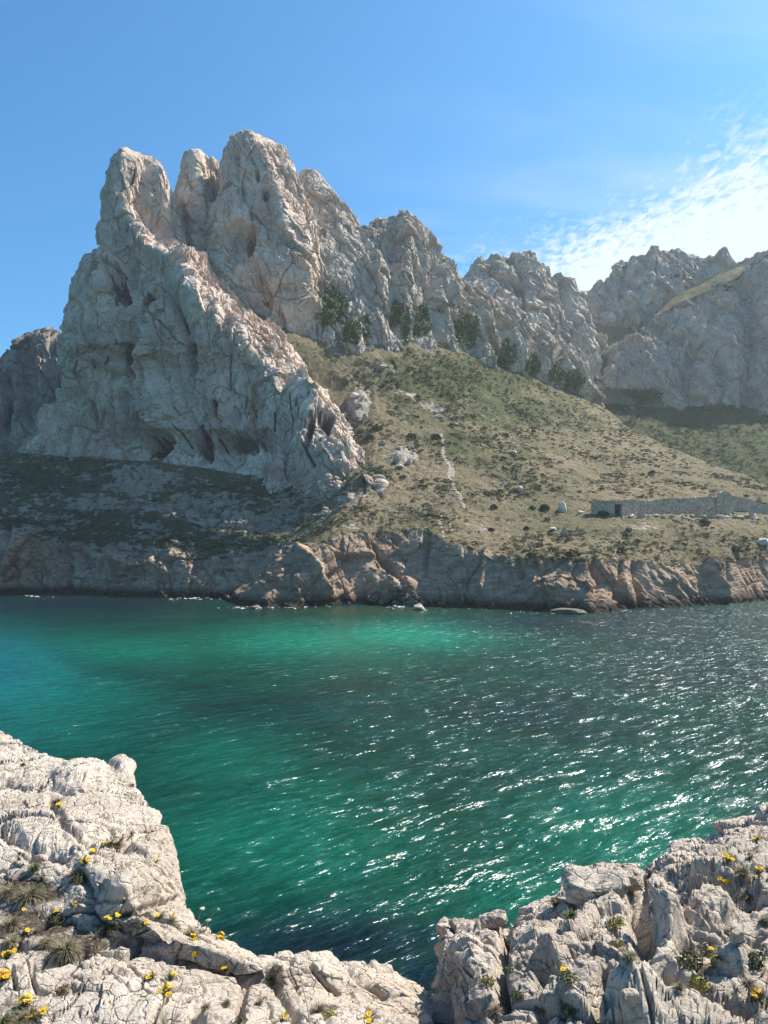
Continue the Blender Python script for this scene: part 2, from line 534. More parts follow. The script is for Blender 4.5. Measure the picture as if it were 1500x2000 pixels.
A_feats = [
    ('line', [(252, 525), (262, 590), (246, 680), (252, 760), (236, 850)], 17, -5.0),
    ('line', [(322, 522), (345, 600), (372, 670), (378, 722)], 11, -4.5),
    ('line', [(335, 525), (420, 610), (520, 712), (590, 800), (650, 910)], 40, 4.0),
    ('line', [(200, 520), (165, 640), (140, 760), (80, 860)], 26, 3.0),
    ('line', [(255, 430), (290, 480), (325, 520), (380, 535)], 14, 3.2),
    ('line', [(215, 470), (235, 470), (250, 440)], 12, -2.0),
    ('line', [(283, 320), (270, 400), (300, 440)], 10, -2.0),
    ('line', [(305, 340), (330, 470), (345, 520)], 12, 2.5),
    ('cave', 230, 556, 14, 46, 5.0, -10), ('cave', 214, 545, 6, 40, 2.5, -14), ('cave', 284, 580, 17, 10, 4.0, 15), ('cave', 273, 606, 5, 10, 2.0),
    ('cave', 232, 690, 7, 30, 2.5), ('cave', 246, 705, 7, 30, 3.0), ('cave', 240, 795, 12, 40, 3.5, -10), ('line', [(262, 690), (266, 760), (262, 830)], 8, 3.0),
    ('cave', 310, 868, 34, 30, 8.0, 10), ('bump', 315, 805, 48, 36, 5.0, 8), ('line', [(275, 838), (345, 836)], 12, 2.5),
    ('cave', 404, 872, 14, 32, 3.0), ('cave', 388, 868, 6, 28, 2.5), ('cave', 428, 802, 5, 18, 2.0), ('cave', 470, 872, 56, 22, 2.2), ('line', [(360, 838), (420, 845), (520, 838)], 12, 2.0),
    ('cave', 612, 850, 8, 50, 3.0, 8), ('cave', 640, 832, 13, 22, 3.0), ('line', [(590, 780), (640, 810), (680, 880)], 13, 2.5),
    ('line', [(425, 600), (455, 690), (450, 760)], 9, -2.2), ('line', [(540, 690), (560, 780), (555, 900)], 10, -2.2),
    ('line', [(150, 660), (205, 735), (240, 735)], 10, -2.0), ('line', [(100, 790), (165, 770)], 8, -1.5),
    ('bump', 655, 965, 40, 45, 4.0), ('line', [(620, 930), (700, 930)], 8, -2.0),
]
A_pink = [(470, 860, 130, 40, 0.75), (250, 690, 40, 80, 0.6), (270, 590, 60, 30, 0.6), (265, 830, 40, 50, 0.65), (150, 720, 60, 50, 0.4), (560, 925, 80, 24, 0.6), (655, 985, 40, 24, 0.7), (370, 680, 14, 40, 0.6), (420, 770, 60, 30, 0.3), (600, 850, 60, 50, 0.45), (240, 900, 60, 12, 0.5)]
A_stain_shade = [(228, 560, 20, 40, 0.9), (284, 578, 22, 20, 0.8), (240, 700, 14, 40, 0.8), (246, 800, 16, 40, 0.8), (310, 872, 34, 26, 1.0), (400, 872, 24, 34, 0.95),  # dark colour over caves and gullies: painted shade as well as streaks
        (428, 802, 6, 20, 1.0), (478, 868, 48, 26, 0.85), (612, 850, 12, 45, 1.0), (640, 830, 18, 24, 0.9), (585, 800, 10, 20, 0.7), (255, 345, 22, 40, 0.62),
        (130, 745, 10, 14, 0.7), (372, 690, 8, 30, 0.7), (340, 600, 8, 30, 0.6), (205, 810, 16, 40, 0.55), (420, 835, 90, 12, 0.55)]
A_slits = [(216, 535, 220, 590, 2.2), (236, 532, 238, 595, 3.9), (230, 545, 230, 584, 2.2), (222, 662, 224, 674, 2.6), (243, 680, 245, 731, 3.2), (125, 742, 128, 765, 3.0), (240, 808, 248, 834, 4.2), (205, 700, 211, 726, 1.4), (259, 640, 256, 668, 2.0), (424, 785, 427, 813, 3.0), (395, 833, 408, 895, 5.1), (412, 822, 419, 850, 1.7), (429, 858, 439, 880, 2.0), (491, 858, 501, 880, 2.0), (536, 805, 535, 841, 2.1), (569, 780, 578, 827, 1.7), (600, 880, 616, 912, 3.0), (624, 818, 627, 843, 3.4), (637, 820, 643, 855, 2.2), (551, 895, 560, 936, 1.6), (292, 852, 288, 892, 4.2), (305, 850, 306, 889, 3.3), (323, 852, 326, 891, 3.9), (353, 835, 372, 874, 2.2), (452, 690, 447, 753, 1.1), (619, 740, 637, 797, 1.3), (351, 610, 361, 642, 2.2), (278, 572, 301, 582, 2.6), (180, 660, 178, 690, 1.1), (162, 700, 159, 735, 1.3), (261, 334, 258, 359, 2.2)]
A_feats += [('line', [(a, b), (c, d_)], w_, -0.6 - 0.25 * w_) for a, b, c, d_, w_ in A_slits]
def halves(name, G, N, Q, att, mat, **props):
    return link(name, mesh_from(name, G, Q, mat, att, False), None, kind='structure', **props)


G, N, Q, att = tower(A_rows, 500, 620, 70, 0.7, A_feats, A_stain_shade, pink=A_pink, slits=A_slits, sq=2.8, veg=[(470, 590, 60, 16, 0.4), (560, 680, 30, 24, 0.45), (640, 770, 22, 30, 0.45), (720, 930, 30, 30, 0.5)], rib=0.7)
add_surf('crag', G, N)
halves('crag_mountain', G, N, Q, att, M_CLIFF, label='great pale limestone crag with a blunt pinnacle rising over the shaded shore')

# far spur that closes the view beyond the crag
Fr = [(650, 94, 112, 326, 326, 8), (666, 56, 150, 326, 326, 10), (682, 33, 170, 326, 324, 12), (730, 8, 190, 326, 322, 15), (810, -44, 200, 326, 319, 17), (900, -120, 220, 326, 316, 18), (980, -160, 240, 326, 314, 18)]
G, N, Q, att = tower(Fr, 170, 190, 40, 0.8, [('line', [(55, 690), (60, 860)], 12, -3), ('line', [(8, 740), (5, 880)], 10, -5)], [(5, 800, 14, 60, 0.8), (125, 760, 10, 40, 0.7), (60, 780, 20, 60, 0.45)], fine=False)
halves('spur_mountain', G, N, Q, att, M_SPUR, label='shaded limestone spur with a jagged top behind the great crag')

# twin summit with the hollow arch
C1r = [(318, 377, 443, 324, 322, 9, 395), (323, 373, 448, 324, 322, 12, 396), (356, 368, 454, 324, 322, 14, 403), (402, 359, 464, 324, 321, 17, 413), (447, 355, 488, 324, 320, 20, 422), (520, 346, 520, 323, 318, 24, 435), (600, 380, 600, 322, 314, 28, 451), (690, 420, 660, 320, 312, 30, 468)]
G, N, Q, att = tower(C1r, 280, 200, 40, 0.6, [('line', [(352, 400), (360, 480)], 10, -3), ('line', [(436, 310), (425, 420)], 8, -2.5), ('line', [(385, 310), (395, 420), (380, 470)], 12, 2.0)],
                     [(352, 420, 8, 40, 0.7), (398, 400, 5, 10, 0.9), (365, 340, 8, 20, 0.5)], sq=3.4, veg=[(410, 445, 18, 10, 0.7), (372, 520, 20, 30, 0.35), (395, 305, 30, 6, 0.4)], rib=0.6)
halves('block_mountain', G, N, Q, att, M_CLIFF, label='square topped limestone block in the notch beside the high summit')
C2r = [(277, 484, 533, 317, 315, 8, 500), (281, 473, 541, 317, 315, 10, 502), (295, 458, 550, 317, 314, 13, 510), (326, 444, 566, 317, 314, 16, 525), (364, 435, 593, 317, 313, 19, 545), (432, 425, 617, 316, 312, 23, 562), (500, 412, 642, 315, 309, 26, 583), (560, 405, 656, 314, 306, 28, 602), (610, 420, 640, 312, 304, 28, 606), (655, 450, 632, 311, 302, 26, 609), (720, 470, 640, 310, 300, 26, 615)]
C2f = [('cave', 466, 470, 34, 46, 6.5, 14), ('cave', 485, 460, 14, 26, 11.0, 18), ('cave', 519, 380, 11, 13, 3.5), ('cave', 503, 342, 5, 12, 2.5), ('line', [(462, 300), (470, 400)], 7, -2.0),
       ('line', [(545, 300), (585, 420), (598, 560), (615, 650)], 16, 3.5), ('line', [(440, 500), (470, 560), (560, 560)], 8, -1.5), ('line', [(515, 300), (560, 460)], 12, 1.5),
       ('line', [(405, 520), (415, 560)], 10, -3)]
G, N, Q, att = tower(C2r, 400, 330, 50, 0.6, C2f, [(488, 462, 11, 20, 0.95), (519, 380, 10, 12, 0.85), (503, 342, 5, 14, 0.8), (463, 370, 5, 20, 0.6), (512, 585, 8, 10, 0.7)],  # dark spots paint shade inside the arch and small caves
                     veg=[(440, 560, 50, 30, 0.35), (520, 590, 14, 10, 0.6)], rib=0.6)
halves('summit_mountain', G, N, Q, att, M_CLIFF, label='highest limestone summit with a hollow arch in its face')
C3r = [(344, 597, 618, 340, 339, 6), (352, 588, 634, 340, 339, 10), (385, 576, 656, 340, 338, 14), (435, 565, 693, 340, 335, 18), (480, 560, 722, 339, 333, 22), (560, 575, 768, 336, 328, 26), (620, 600, 790, 332, 324, 27), (690, 610, 800, 328, 318, 27)]
G, N, Q, att = tower(C3r, 330, 240, 40, 0.7, [('line', [(640, 480), (665, 560), (690, 660)], 14, 3.0), ('line', [(625, 560), (650, 640)], 16, -3.5)], [(640, 600, 10, 30, 0.5)],
                     veg=[(650, 605, 34, 34, 0.5), (700, 520, 30, 30, 0.35)])
halves('shoulder_mountain', G, N, Q, att, M_RIDGE, label='stepped limestone shoulder falling away from the high summit')


def ridge(crest, base, px0, px1, nc, counts, bulge=0.5, back=30, k=1.0, feats=(), stain_shades=(), veg=(), fine=True, rib=1.0):
    s = np.linspace(px0, px1, nc)
    T = resample(crest, s); B = resample(base, s)
    mid = T * 0.45 + B * 0.55; mid[:, 1] -= 3.0 * bulge * 2
    up = T * 0.86 + B * 0.14; up[:, 1] -= 2.0 * bulge
    low = B.copy(); low[:, 2] -= 9; low[:, 1] -= 2
    b1 = T.copy(); b1[:, 1] += 5; b1[:, 2] -= 0.8
    b2 = T.copy(); b2[:, 1] += back; b2[:, 2] -= back * 0.9
    return sheet_mesh([low, B, mid, up, T, b1, b2], counts, k, feats, stain_shades, veg, fine, rib)


R4c = [(600, 380, 318), (650, 405, 320), (690, 440, 322), (722, 443, 326), (736, 426, 332), (758, 417, 334), (800, 417, 336), (816, 428, 336), (834, 448, 336), (846, 480, 336), (880, 512, 340),
       (905, 537, 345), (950, 572, 352), (1010, 606, 362), (1060, 645, 372), (1110, 685, 384), (1150, 722, 394), (1175, 775, 400)]
R4b = [(600, 672, 286), (700, 684, 290), (800, 672, 303), (900, 695, 323), (1000, 730, 348), (1100, 764, 378), (1175, 790, 398)]
R4f = []
for x0, y0, x1, y1, h in [(700, 470, 720, 650, -4), (760, 480, 765, 640, -5), (850, 520, 822, 650, -6), (915, 570, 905, 650, -5), (985, 640, 990, 710, -5), (1045, 660, 1040, 720, -4), (1095, 700, 1085, 740, -3.5)]:
    R4f.append(('line', [(x0, y0), ((x0 + x1) / 2 + 6, (y0 + y1) / 2), (x1, y1)], 11, h * 0.6))
for x0, y0, x1, y1, h in [(736, 440, 740, 640, 3.5), (790, 430, 800, 640, 4.5), (870, 540, 872, 660, 4), (945, 590, 950, 690, 4.5), (1015, 630, 1018, 720, 4), (1070, 670, 1065, 735, 3), (1130, 715, 1140, 765, 3)]:
    R4f.append(('line', [(x0, y0), (x1, y1)], 16, h * 0.45))
G, N, Q, att = ridge(R4c, R4b, 600, 1175, 640, [8, 90, 90, 40, 6, 10], 0.7, 30, 0.9, R4f, [(720, 640, 20, 30, 0.5), (815, 520, 6, 30, 0.6), (960, 660, 8, 20, 0.6)],
                     veg=[(650, 600, 30, 36, 0.75), (690, 655, 16, 22, 0.7), (778, 610, 14, 26, 0.8), (822, 630, 16, 30, 0.8), (910, 640, 26, 36, 0.8), (990, 695, 20, 26, 0.8), (1040, 718, 18, 22, 0.8),
                          (1085, 735, 14, 22, 0.8), (1122, 742, 22, 20, 0.8), (870, 600, 30, 14, 0.5), (690, 500, 30, 20, 0.4), (930, 600, 60, 14, 0.4)])
add_surf('ridge', G, N)
halves('ridge_mountain', G, N, Q, att, M_RIDGE, label='long grey limestone ridge descending in buttresses above the green slope')

R5c = [(870, 575, 432), (890, 555, 432), (906, 536, 432), (925, 512, 434), (942, 502, 435), (965, 500, 436), (990, 496, 437), (1015, 500, 438), (1030, 492, 438), (1052, 514, 438), (1070, 520, 440), (1082, 536, 440),
       (1098, 540, 440), (1110, 546, 440), (1122, 556, 440), (1136, 579, 440), (1150, 610, 440), (1175, 670, 440)]
R5b = [(870, 640, 392), (980, 660, 398), (1060, 690, 404), (1120, 700, 410), (1175, 720, 420)]
G, N, Q, att = ridge(R5c, R5b, 870, 1175, 330, [8, 70, 70, 36, 6, 10], 0.6, 34, 0.95, [('line', [(1000, 505), (1040, 600)], 10, -3), ('line', [(1095, 550), (1110, 620)], 8, -3)], [],
                     veg=[(960, 530, 30, 10, 0.4), (1000, 600, 60, 20, 0.35)], fine=False)
halves('knoll_mountain', G, N, Q, att, M_RIDGE, label='rounded rocky knoll beyond the ridge beside the cloud filled gap')

R6c = [(1085, 620, 472), (1140, 579, 472), (1165, 560, 472), (1182, 548, 472), (1200, 522, 472), (1216, 506, 473), (1240, 500, 474), (1262, 495, 475), (1285, 485, 477), (1300, 482, 478), (1322, 484, 478), (1340, 490, 478), (1385, 500, 476),
       (1402, 499, 470), (1408, 488, 470), (1417, 484, 470), (1424, 490, 470), (1434, 499, 470), (1460, 504, 470), (1484, 504, 470), (1500, 492, 470), (1530, 480, 470), (1600, 520, 470), (1720, 560, 470)]
R6b = [(1085, 700, 440), (1160, 670, 446), (1250, 650, 450), (1350, 620, 458), (1450, 575, 462), (1720, 560, 462)]
G, N, Q, att = ridge(R6c, R6b, 1085, 1720, 420, [8, 60, 50, 30, 6, 10], 0.6, 40, 1.0, [('line', [(1222, 505), (1215, 580)], 8, -3), ('line', [(1440, 505), (1425, 545)], 10, -4), ('line', [(1275, 490), (1268, 570)], 10, 3)], [],
                     veg=[(1330, 540, 50, 12, 0.55), (1180, 600, 30, 16, 0.4)], fine=False)
halves('back_mountain', G, N, Q, att, M_RIDGE, label='hazy far mountain with a small knob on its skyline')

R7c = [(1125, 790, 425), (1150, 752, 430), (1180, 705, 430), (1215, 680, 432), (1245, 655, 434), (1275, 622, 438), (1310, 597, 440), (1345, 580, 444), (1385, 563, 446), (1420, 545, 448), (1455, 530, 450), (1478, 510, 450), (1500, 490, 450),
       (1530, 480, 450), (1600, 540, 450), (1720, 590, 450)]
R7b = [(1125, 800, 405), (1200, 792, 408), (1300, 800, 408), (1420, 796, 405), (1480, 802, 405), (1720, 800, 405)]
R7f = [('line', [(1190, 745), (1215, 690), (1250, 670)], 14, 3.5), ('line', [(1225, 690), (1290, 720), (1350, 735)], 12, 2), ('line', [(1355, 690), (1350, 790)], 12, -4), ('line', [(1380, 710), (1385, 790)], 20, 4.5),
       ('line', [(1300, 650), (1320, 700)], 14, -3), ('line', [(1460, 560), (1465, 780)], 14, -5), ('line', [(1420, 600), (1430, 780)], 16, 3), ('line', [(1495, 520), (1500, 790)], 18, 4),
       ('line', [(1180, 772), (1290, 782)], 14, -4)]
G, N, Q, att = ridge(R7c, R7b, 1125, 1720, 470, [8, 110, 90, 36, 6, 10], 0.7, 40, 1.0, R7f, [(1465, 720, 8, 60, 0.6)],
                     veg=[(1340, 600, 60, 14, 0.6), (1430, 556, 30, 10, 0.6), (1300, 660, 30, 16, 0.5), (1220, 745, 30, 10, 0.3), (1240, 775, 50, 16, 0.9), (1390, 805, 70, 10, 0.7)])
add_surf('face', G, N)
halves('face_mountain', G, N, Q, att, M_RIDGE, label='broad shaded limestone face above the dark scrub hollow')

# ------------------------------------------------------------------ slopes
R7 = R7c


def terrain(lines, counts, amp=1.0, cliff_rows=0, smooth=6, k=0.7, feats=(), rockm=None):
    """loft with a cliff in its first rows and rough ground above"""
    G = loft(lines, counts, smooth)
    N = grid_normals(G)
    sgn = np.sign(N[..., 2].mean()); N = N * sgn
    N = blur(blur(N, 6, 0), 6, 1); N /= np.linalg.norm(N, axis=-1, keepdims=True)
    pp = proj(G)
    r = np.arange(G.shape[0])[:, None]
    cm = 1 - sstep(cliff_rows * 0.85, cliff_rows * 1.25 + 1, r) if cliff_rows else np.zeros((G.shape[0], 1))
    cm = np.broadcast_to(cm, G.shape[:2])
    if rockm is not None:
        cm = np.maximum(cm, rockm(pp, G))
    soil = fbm(G / 14 + 3, 4) * 1.6 * amp + fbm(G / 2.6 + 8, 4, 0.6) * 0.55 * amp
    d = soil * (1 - cm)
    if cm.max() > 0.02:
        d = d + cliff_relief(G, k) * cm
    d = d + carve(pp, feats)
    G = G + N * d[..., None]
    N2 = grid_normals(G) * sgn
    Q = grid_faces(*G.shape[:2])
    if sgn < 0:
        Q = Q[:, ::-1]
    return G, N2, Q, pp, cm


def waterline(pts):
    return [(a, b, CAMH * F / max(b - 1080, 1)) for a, b in pts]


s = np.linspace(-160, 740, 460)
Lw = resample(waterline([(-160, 1162), (0, 1160), (150, 1157), (300, 1166), (450, 1167), (540, 1172), (650, 1178)]), s)
Le = resample([(-160, 1035, 232), (0, 1038, 231), (60, 1040, 236), (100, 1052, 238), (150, 1060, 238), (200, 1072, 232), (240, 1062, 224), (300, 1068, 217), (340, 1085, 215), (400, 1092, 214), (440, 1082, 212), (480, 1078, 210), (560, 1068, 204), (650, 1060, 197), (740, 1060, 196)], s)
Lm = resample([(-160, 975, 252), (0, 978, 249), (150, 988, 241), (300, 994, 231), (450, 1004, 226), (560, 1008, 219), (650, 1000, 211), (740, 1000, 206)], s)
Lb = resample([(-160, 884, 276), (0, 886, 270), (150, 896, 255), (300, 903, 245), (450, 922, 239), (600, 942, 233), (650, 952, 229), (740, 952, 224)], s)
Lz = Lb.copy(); Lz[:, 1] += 34; Lz[:, 2] += 4
Lu = Lw.copy(); Lu[:, 2] = -2.5; Lu[:, 1] -= 1.5


def rock_left(pp, G):
    a = blobs(pp, [(280, 940, 70, 26, 0.9), (210, 985, 70, 18, 0.8), (370, 985, 90, 22, 0.9), (470, 1020, 100, 22, 0.8), (560, 985, 60, 20, 0.5), (640, 960, 50, 34, 0.9), (300, 1030, 60, 14, 0.5),
                   (90, 1010, 60, 14, 0.5), (60, 1035, 50, 12, 0.7), (30, 930, 30, 10, 0.3)])
    return np.clip(a * 0.85 + 0.12 + fbm(G / np.array([9, 9, 3.0]) + 2, 5, 0.6) * 0.9, 0, 1)


Lf = [('line', [(230, 960), (330, 975), (430, 1010), (540, 1020)], 9, -1.5), ('line', [(160, 1000), (300, 1010), (360, 1030)], 9, 1.6), ('line', [(250, 920), (330, 935), (420, 960), (520, 980)], 8, 1.4),
      ('line', [(300, 1010), (420, 1045), (540, 1055)], 9, 1.2), ('line', [(330, 1075), (400, 1150)], 12, 1.5), ('line', [(430, 1085), (500, 1150)], 10, -1.5), ('line', [(140, 1070), (330, 1120)], 12, 2.0)]
G, N, Q, pp, cm = terrain([Lu, Lw, Le, Lm, Lb, Lz], [4, 66, 70, 60, 6], 0.8, 66, 4, 0.85, Lf, rock_left)
add_surf('shore', G, N)
rk = np.clip(cm * 1.2, 0, 1)
a_h = {'rock': rk * 0.62 + 0.24, 'green': np.full(cm.shape, 0.95), 'bare': blobs(pp, [(100, 900, 100, 8, 0.3)])}
a_c = {'veg': up_veg(N, 0.7, 0.97) * 0.7, 'stain': blobs(pp, [(120, 1150, 200, 14, 0.5), (420, 1155, 140, 12, 0.5)])}
nc = G.shape[1]
qr = np.arange(len(Q)) // (nc - 1)
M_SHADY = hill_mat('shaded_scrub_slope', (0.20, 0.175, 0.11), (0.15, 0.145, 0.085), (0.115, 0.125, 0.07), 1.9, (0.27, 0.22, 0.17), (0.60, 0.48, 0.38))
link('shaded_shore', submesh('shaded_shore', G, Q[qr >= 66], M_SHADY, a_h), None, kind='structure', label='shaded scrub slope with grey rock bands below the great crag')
link('shaded_sea_cliff', submesh('shaded_sea_cliff', G, Q[qr < 66], M_COASTP, a_c), None, kind='structure', label='low purplish brown cliff between the shaded slope and the sea')

# sunlit hillside
s = np.concatenate([np.linspace(380, 455, 60, endpoint=False), np.linspace(455, 1700, 780)])
Bw = resample([(380, 1150, 250)] + waterline([(450, 1174), (470, 1181), (520, 1187), (600, 1185), (700, 1180), (800, 1183), (950, 1188), (1050, 1192), (1150, 1196), (1250, 1188), (1400, 1182), (1500, 1173), (1700, 1165)]), s)
Be = resample([(380, 1120, 252), (450, 1170, 190.5), (475, 1152, 188), (500, 1131, 187), (530, 1106, 186), (545, 1092, 186), (575, 1082, 185), (600, 1064, 185), (625, 1058, 185), (650, 1046, 187), (700, 1039, 190), (745, 1036, 193), (790, 1032, 194), (830, 1040, 190), (870, 1055, 183), (900, 1066, 179), (930, 1076, 177),
               (1000, 1088, 172), (1050, 1086, 168), (1090, 1091, 167), (1150, 1092, 165), (1250, 1093, 174), (1300, 1100, 178), (1350, 1100, 182), (1400, 1096, 185), (1420, 1090, 186), (1500, 1087, 203), (1700, 1083, 225)], s)
B1 = resample([(380, 1050, 254), (450, 1176, 198), (545, 1097, 196), (600, 1052, 196), (650, 1014, 200), (700, 985, 206), (800, 985, 209), (900, 1010, 200), (1000, 1040, 193), (1160, 1022, 199), (1300, 1014, 206), (1500, 1015, 222), (1700, 1014, 242)], s)
B2 = resample([(380, 950, 275), (450, 1180, 206), (545, 1100, 206), (620, 1040, 206), (680, 962, 213), (730, 915, 223), (800, 900, 233), (900, 915, 233), (1000, 930, 237), (1160, 938, 247), (1300, 946, 258), (1500, 960, 268), (1700, 972, 278)], s)
B3 = resample([(380, 900, 290), (450, 960, 280), (545, 950, 258), (620, 905, 249), (680, 835, 256), (730, 800, 263), (800, 800, 270), (900, 805, 281), (1000, 830, 293), (1100, 850, 301), (1200, 880, 303), (1300, 905, 304), (1400, 930, 303), (1500, 950, 303), (1700, 968, 303)], s)
B4 = resample([(380, 518, 293), (400, 538, 291), (450, 566, 287), (500, 600, 283), (540, 640, 279), (570, 655, 279), (620, 668, 285), (700, 675, 291), (800, 665, 305), (900, 688, 325), (1000, 722, 350), (1100, 757, 380), (1150, 776, 400), (1200, 808, 386), (1230, 836, 370), (1350, 890, 341), (1500, 946, 319), (1700, 985, 311)], s)
B5 = B4.copy(); B5[:, 1] += 30; B5[:, 2] += np.interp(s, [380, 560, 1130, 1200, 1700], [14, 14, 10, -10, -10])
Bu = Bw.copy(); Bu[:, 2] = -2.5; Bu[:, 1] -= 1.5


def rock_right(pp, G):
    a = blobs(pp, [(700, 790, 26, 40, 0.95), (680, 740, 40, 14, 0.5), (785, 892, 32, 20, 1.0), (750, 717, 26, 12, 0.8), (690, 960, 44, 26, 0.85), (640, 1005, 40, 16, 0.5), (650, 690, 30, 20, 0.5), (560, 650, 50, 14, 0.5),
                   (855, 800, 22, 7, 0.75), (600, 1075, 40, 14, 0.5), (640, 660, 24, 12, 0.6), (740, 950, 30, 14, 0.4)])
    return np.clip(a + fbm(G / 6 + 2, 4) * 0.6 * (a > 0.2), 0, 1)


Bf = [('bump', 785, 892, 34, 20, 1.2), ('bump', 750, 717, 22, 10, 1.5), ('bump', 700, 790, 22, 40, 2.0), ('line', [(720, 1060), (790, 1150)], 7, -2.2), ('line', [(770, 1050), (790, 1090)], 5, -1.5),
      ('line', [(835, 1050), (830, 1110)], 6, -2), ('line', [(590, 1075), (620, 1120), (640, 1160)], 9, 2.5), ('line', [(470, 1165), (560, 1130), (640, 1155)], 8, 1.0),
      ('line', [(1213, 1100), (1208, 1185)], 4, -2.2), ('line', [(1240, 1105), (1252, 1185)], 4, -2.2), ('line', [(1155, 1095), (1175, 1140), (1165, 1185)], 7, -2), ('line', [(1380, 1100), (1412, 1150), (1415, 1175)], 7, 2.6),
      ('line', [(1425, 1095), (1428, 1175)], 6, -2), ('line', [(1010, 1095), (1020, 1125)], 6, -1.5), ('bump', 1080, 1150, 60, 26, 2.0), ('bump', 785, 1150, 44, 22, 3.0), ('line', [(950, 1080), (940, 1150)], 7, 1.6),
      ('bump', 1230, 1040, 60, 12, 1.2)]
G, N, Q, pp, cm = terrain([Bu, Bw, Be, B1, B2, B3, B4, B5], [4, 96, 70, 60, 66, 56, 8], 1.0, 97, 3, 0.42, Bf, rock_right)
add_surf('hill', G, N)
nc = G.shape[1]
HILL_G, HILL_N, HILL_PP = G, N, pp
gr = np.clip(sstep(-60, 160, (pp[..., 0] - 620) * 0.42 - (pp[..., 1] - 690) + 40) * 0.0 + blobs(pp, [(900, 740, 260, 70, 0.85), (1000, 800, 220, 60, 0.75), (900, 860, 90, 24, 0.8), (1150, 830, 140, 40, 0.6), (700, 720, 80, 40, 0.5), (960, 890, 200, 40, 0.55),
                  (1100, 940, 200, 30, 0.5), (1350, 1040, 200, 20, 0.35), (1150, 1085, 120, 10, 0.45)]), 0, 1)
BARE = [(882, 917, 11, 15, 0.7), (895, 968, 16, 10, 0.45), (800, 770, 20, 6, 0.7), (835, 792, 24, 6, 0.75),
        (620, 1070, 40, 12, 0.5), (700, 1030, 70, 8, 0.5), (575, 1085, 20, 8, 0.7), (1250, 1035, 60, 16, 0.55), (1130, 1080, 40, 8, 0.55), (1200, 1085, 150, 7, 0.35), (1250, 955, 60, 10, 0.3), (960, 830, 40, 10, 0.25), (930, 1030, 60, 12, 0.35),
        (1330, 1005, 140, 5, 0.45), (1400, 910, 60, 10, 0.25), (790, 1000, 90, 30, 0.22)]
bare = blobs(pp, BARE)
for poly_, w_, v_ in (([(862, 850), (866, 885), (880, 912), (878, 938), (892, 962), (908, 984)], 5.0, 0.75), ([(858, 1018), (862, 1032), (868, 1052)], 3.0, 0.75), ([(876, 1020), (884, 1040)], 2.5, 0.65), ([(770, 755), (800, 772), (836, 795), (858, 806)], 6.0, 0.5), ([(930, 800), (990, 835)], 4.0, 0.4)):
    dist, _t = seg_dist(pp, poly_)
    bare = np.maximum(bare, v_ * np.exp(-(dist / w_) ** 2))
a_h = {'rock': np.clip(rock_right(pp, G) * 0.9, 0, 1), 'green': gr, 'bare': bare}
a_c = {'veg': up_veg(N, 0.75, 0.98) * 0.5, 'stain': blobs(pp, [(760, 1130, 50, 22, 0.25), (1000, 1180, 300, 9, 0.5)])}
qr = np.arange(len(Q)) // (nc - 1)
qc = np.arange(len(Q)) % (nc - 1)
cut = 98 + np.round(fbm(np.stack([np.arange(nc - 1) / 9.0, np.zeros(nc - 1), np.zeros(nc - 1)], -1), 4) * 9).astype(int)
is_cl = qr < cut[qc]
pathm = a_h['bare'].ravel()[Q[:, 0]] > 0.40
pathm &= (pp.reshape(-1, 2)[Q[:, 0], 0] > 840) & (pp.reshape(-1, 2)[Q[:, 0], 0] < 930) & ~is_cl
link('hillside', submesh('hillside', G, Q[~is_cl & ~pathm], M_HILL, a_h), None, kind='structure', label='sunlit scrub hillside running down from the ridge to the cliff edge')
link('path', submesh('path', G, Q[pathm], M_HILL, a_h), None, kind='structure', label='pale stony path worn into the sunlit hillside')
link('sea_cliff', submesh('sea_cliff', G, Q[is_cl], M_COAST, a_c), None, kind='structure', label='brown sea cliff with a hollowed cove along the far shore')

# green hollow behind the near slope, and the grassy gully above it
s = np.linspace(1090, 1720, 220)
H1 = resample([(1090, 900, 345), (1200, 890, 342), (1300, 950, 330), (1500, 1000, 330), (1720, 1010, 322)], s)
H2 = resample([(1090, 840, 395), (1200, 830, 390), (1300, 870, 370), (1500, 900, 360), (1720, 900, 360)], s)
H3 = resample([(1090, 790, 424), (1170, 785, 414), (1300, 796, 410), (1420, 792, 408), (1500, 800, 408), (1720, 795, 410)], s)
H4 = H3.copy(); H4[:, 1] += 40; H4[:, 2] += 14
G, N, Q, pp, cm = terrain([H1, H2, H3, H4], [50, 60, 8], 1.2)
add_surf('hollow', G, N)
M_GREEN = hill_mat('green_hollow', (0.20, 0.175, 0.10), (0.135, 0.135, 0.068), (0.092, 0.105, 0.048), 1.5)
link('hollow_hillside', mesh_from('hollow_hillside', G, Q, M_GREEN, {'rock': 0 * cm + 0.1, 'green': 0 * cm + 0.75, 'bare': 0 * cm}), None, kind='structure', label='greener scrub hollow under the broad limestone face')
s = np.linspace(1090, 1330, 90)
g1 = resample([(1090, 800, 402), (1200, 790, 407), (1330, 800, 410)], s)
g2 = resample([(1090, 700, 430), (1150, 690, 428), (1230, 680, 440), (1330, 690, 450)], s)
g3 = resample([(1090, 630, 455), (1150, 625, 455), (1230, 615, 460), (1330, 630, 462)], s)
G, N, Q, pp, cm = terrain([g1, g2, g3], [50, 50], 1.2)
link('gully_hillside', mesh_from('gully_hillside', G, Q, M_HILL, {'rock': blobs(pp, [(1140, 720, 30, 30, 0.5)]) + 0.1, 'green': 0 * cm + 0.3, 'bare': 0 * cm + 0.1}), None, kind='structure', label='steep grassy gully between the ridge and the far mountain')

